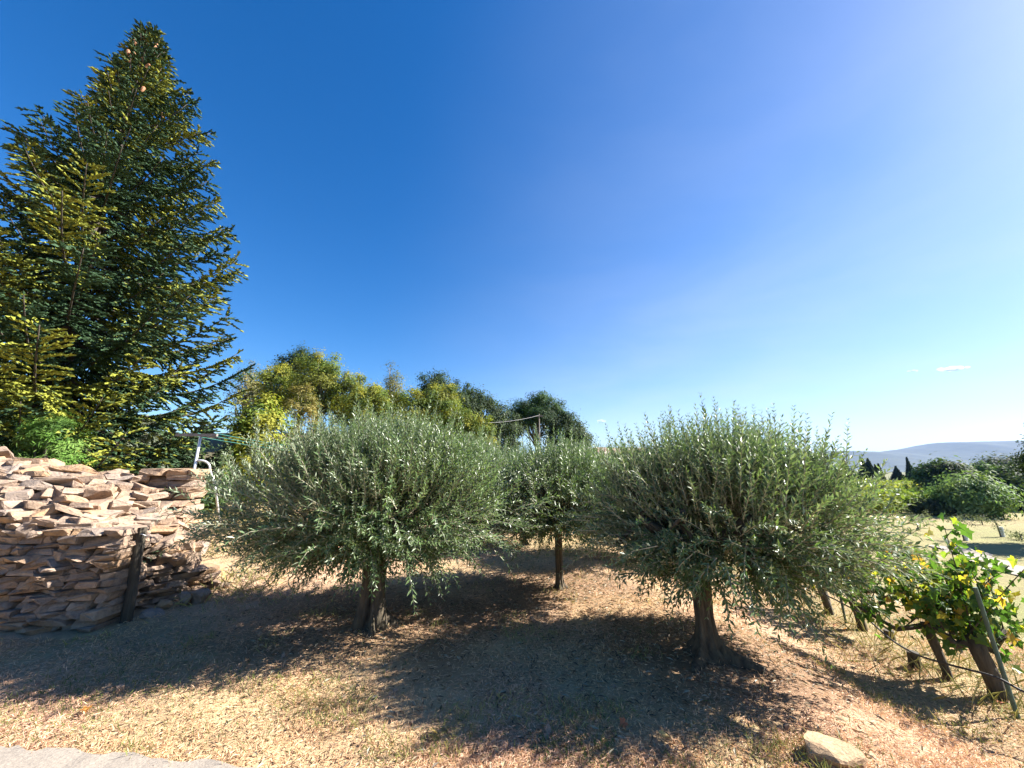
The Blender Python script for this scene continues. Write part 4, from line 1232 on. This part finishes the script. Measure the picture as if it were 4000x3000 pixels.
STRAW = [(.74, .50, .35), (.66, .43, .30), (.56, .36, .23), (.70, .48, .29), (.48, .36, .18)]
v, f, c = blades(330000, 901, (-7, 6.5, 1.75, 12), .86, .018, .055, .0035, .0075, STRAW)
props(obj('dry_grass', np_mesh('dry_grass', v, [f], M['grass'], c)), 'dry straw coloured grass covering the grove floor', 'grass', None, 'stuff')
gm = lambda x, y: np.clip(.9 * np.exp(-((x - .6) ** 2 / 1.2 + (y - 2.75) ** 2 / .03)) * ss(.4, .7, vnoise(x * 4, y * 4)) + ss(.52, .80, vnoise(x * .9 + 3, y * .9 + 40)) * .38 + .30 * ss(2.9, 4.6, x) + .005, 0, 1)
v, f, c = blades(130000, 902, (-7, 9, 1.75, 13), .25, .02, .06, .003, .006, [(.13, .19, .045), (.20, .23, .06), (.09, .15, .04), (.28, .27, .09)], gm)
props(obj('green_grass', np_mesh('green_grass', v, [f], M['grass'], c)), 'short green grass growing through the straw', 'grass', None, 'stuff')
# taller dry tufts on the bank, by the walls and along the vine row
tl = lambda x, y: np.clip(np.exp(-((x + 4.0) ** 2 + (y - 6.0) ** 2) / .35) * .9 + np.exp(-((x - 4.25) ** 2 / .25)) * .30 * ss(3.2, 4.2, y) + ss(-3.2, -5.2, x) * ss(5.8, 7.0, y) * .5, 0, 1)
v, f, c = blades(60000, 903, (-9, 6, 2.2, 12), .1, .08, .24, .003, .006, [(.55, .42, .22), (.42, .36, .15), (.30, .30, .11), (.5, .4, .2)], tl)
props(obj('tall_dry_grass', np_mesh('tall_dry_grass', v, [f], M['grass'], c)), 'taller dry grass tufts on the bank and along the vines', 'grass', None, 'stuff')

tf = lambda x, y: np.clip(.75 * ss(.70, .84, vnoise(x * 2.6 + 1, y * 2.6)) * ss(2.3, 2.8, y) + .5 * np.exp(-((x - 1.75) ** 2 + (y - 2.62) ** 2) / .05), 0, 1)
v, f, c = blades(70000, 904, (-7, 6, 2.0, 10), .2, .03, .085, .003, .006, [(.56, .42, .20), (.42, .37, .14), (.22, .26, .08), (.5, .4, .18)], tf)
props(obj('grass_tufts', np_mesh('grass_tufts', v, [f], M['grass'], c)), 'small scattered tufts of half dry grass on the grove floor', 'grass', None, 'stuff')
# shed olive leaves and small stones under the trees
rs = np.random.default_rng(911)
n = 5200
tc = np.array([(-1.5, 5.0, 1.9), (1.8, 4.1, 1.7), (.7, 6.1, 1.4), (0.2, 3.2, 2.4)])[rs.integers(0, 4, n)]
x = tc[:, 0] + rs.normal(0, .5, n) * tc[:, 2]; y = np.maximum(1.9, tc[:, 1] + rs.normal(0, .4, n) * tc[:, 2])
an = rs.uniform(0, 6.28, n); nn = norm(rs.normal(0, .35, (n, 3)) + [0, 0, 1]); ld = np.stack([np.cos(an), np.sin(an), rs.normal(0, .2, n)], 1)
ln = rs.uniform(.045, .075, n)
v, f = leaf_geo(np.stack([x, y, height(x, y) + rs.uniform(.008, .03, n)], 1), ld, nn, ln, ln * .24, .2, .1)
pal = np.array([(.16, .10, .06), (.26, .20, .12), (.10, .075, .05), (.33, .30, .22)])[rs.integers(0, 4, n)]
props(obj('fallen_leaves', np_mesh('fallen_leaves', v, [f], M['grass'], np.repeat(pal, 4, 0))), 'dry brown leaves shed under the olive trees', 'leaf litter', None, 'stuff')
G = Geo()
base = STONES[3]; bv = np.zeros(len(base.vertices) * 3); base.vertices.foreach_get('co', bv); bv = bv.reshape(-1, 3)
bt = np.array([list(pl.vertices) for pl in base.polygons])
for k in range(130):
    x, y = rs.uniform(-4.5, 3.5), rs.uniform(2.2, 6.5); sz = rs.uniform(.012, .038) * (1 + .5 * (rs.random() < .1))
    Rm_ = np.array(Euler(rs.uniform(-3, 3, 3)).to_matrix())
    G.add((bv * sz * (1, .8, .6)) @ Rm_.T + [x, y, float(height(x, y)) + sz * .3], None, bt)
props(obj('pebbles', G.build('pebbles', M['stone'])), 'small pale stones scattered in the dry grass', 'pebbles', None, 'stuff')

# ------------------------------------------------------------------ small clouds far beyond the haze
def cloud(px, py, w, h, depth, seed):
    rs = np.random.default_rng(seed)
    c = at_depth(px, py, depth); sc = depth / F
    bm = bmesh.new()
    for k in range(26):
        r = rs.uniform(.25, .6) * h * sc
        m = Matrix.Translation((rs.normal(0, .24) * w * sc, rs.normal(0, .3) * h * sc * 2, rs.normal(0, .16) * h * sc)) @ Matrix.Diagonal((rs.uniform(1, 2) * r, r, r * .7, 1))
        bmesh.ops.create_icosphere(bm, subdivisions=2, radius=1.0, matrix=m)
    me = bpy.data.meshes.new('cloud'); bm.to_mesh(me); bm.free()
    for pl in me.polygons: pl.use_smooth = True
    mt = bpy.data.materials.get('cloud')
    if mt is None:
        mt = bpy.data.materials.new('cloud'); mt.use_nodes = True
        nd = mt.node_tree.nodes; nd.clear()
        out = nd.new('ShaderNodeOutputMaterial'); pv = nd.new('ShaderNodeVolumePrincipled')
        pv.inputs['Color'].default_value = (1, 1, 1, 1); pv.inputs['Density'].default_value = .0035; pv.inputs['Anisotropy'].default_value = .2
        mt.node_tree.links.new(pv.outputs[0], out.inputs['Volume'])
    me.materials.append(mt)
    o = obj('cloud', me, None, c)
    return o
for k, (px, py, w, h, lb) in enumerate([(3715, 1442, 95, 22, 'small white cloud low in the sky above the hill'), (3568, 1449, 30, 9, 'tiny cloud scrap left of the small white cloud'),
                                        (2352, 1646, 28, 13, 'tiny white cloud just above the left edge of the right olive crown')]):
    props(cloud(px, py, w, h, 9000, 700 + k), lb, 'cloud', None, 'stuff')
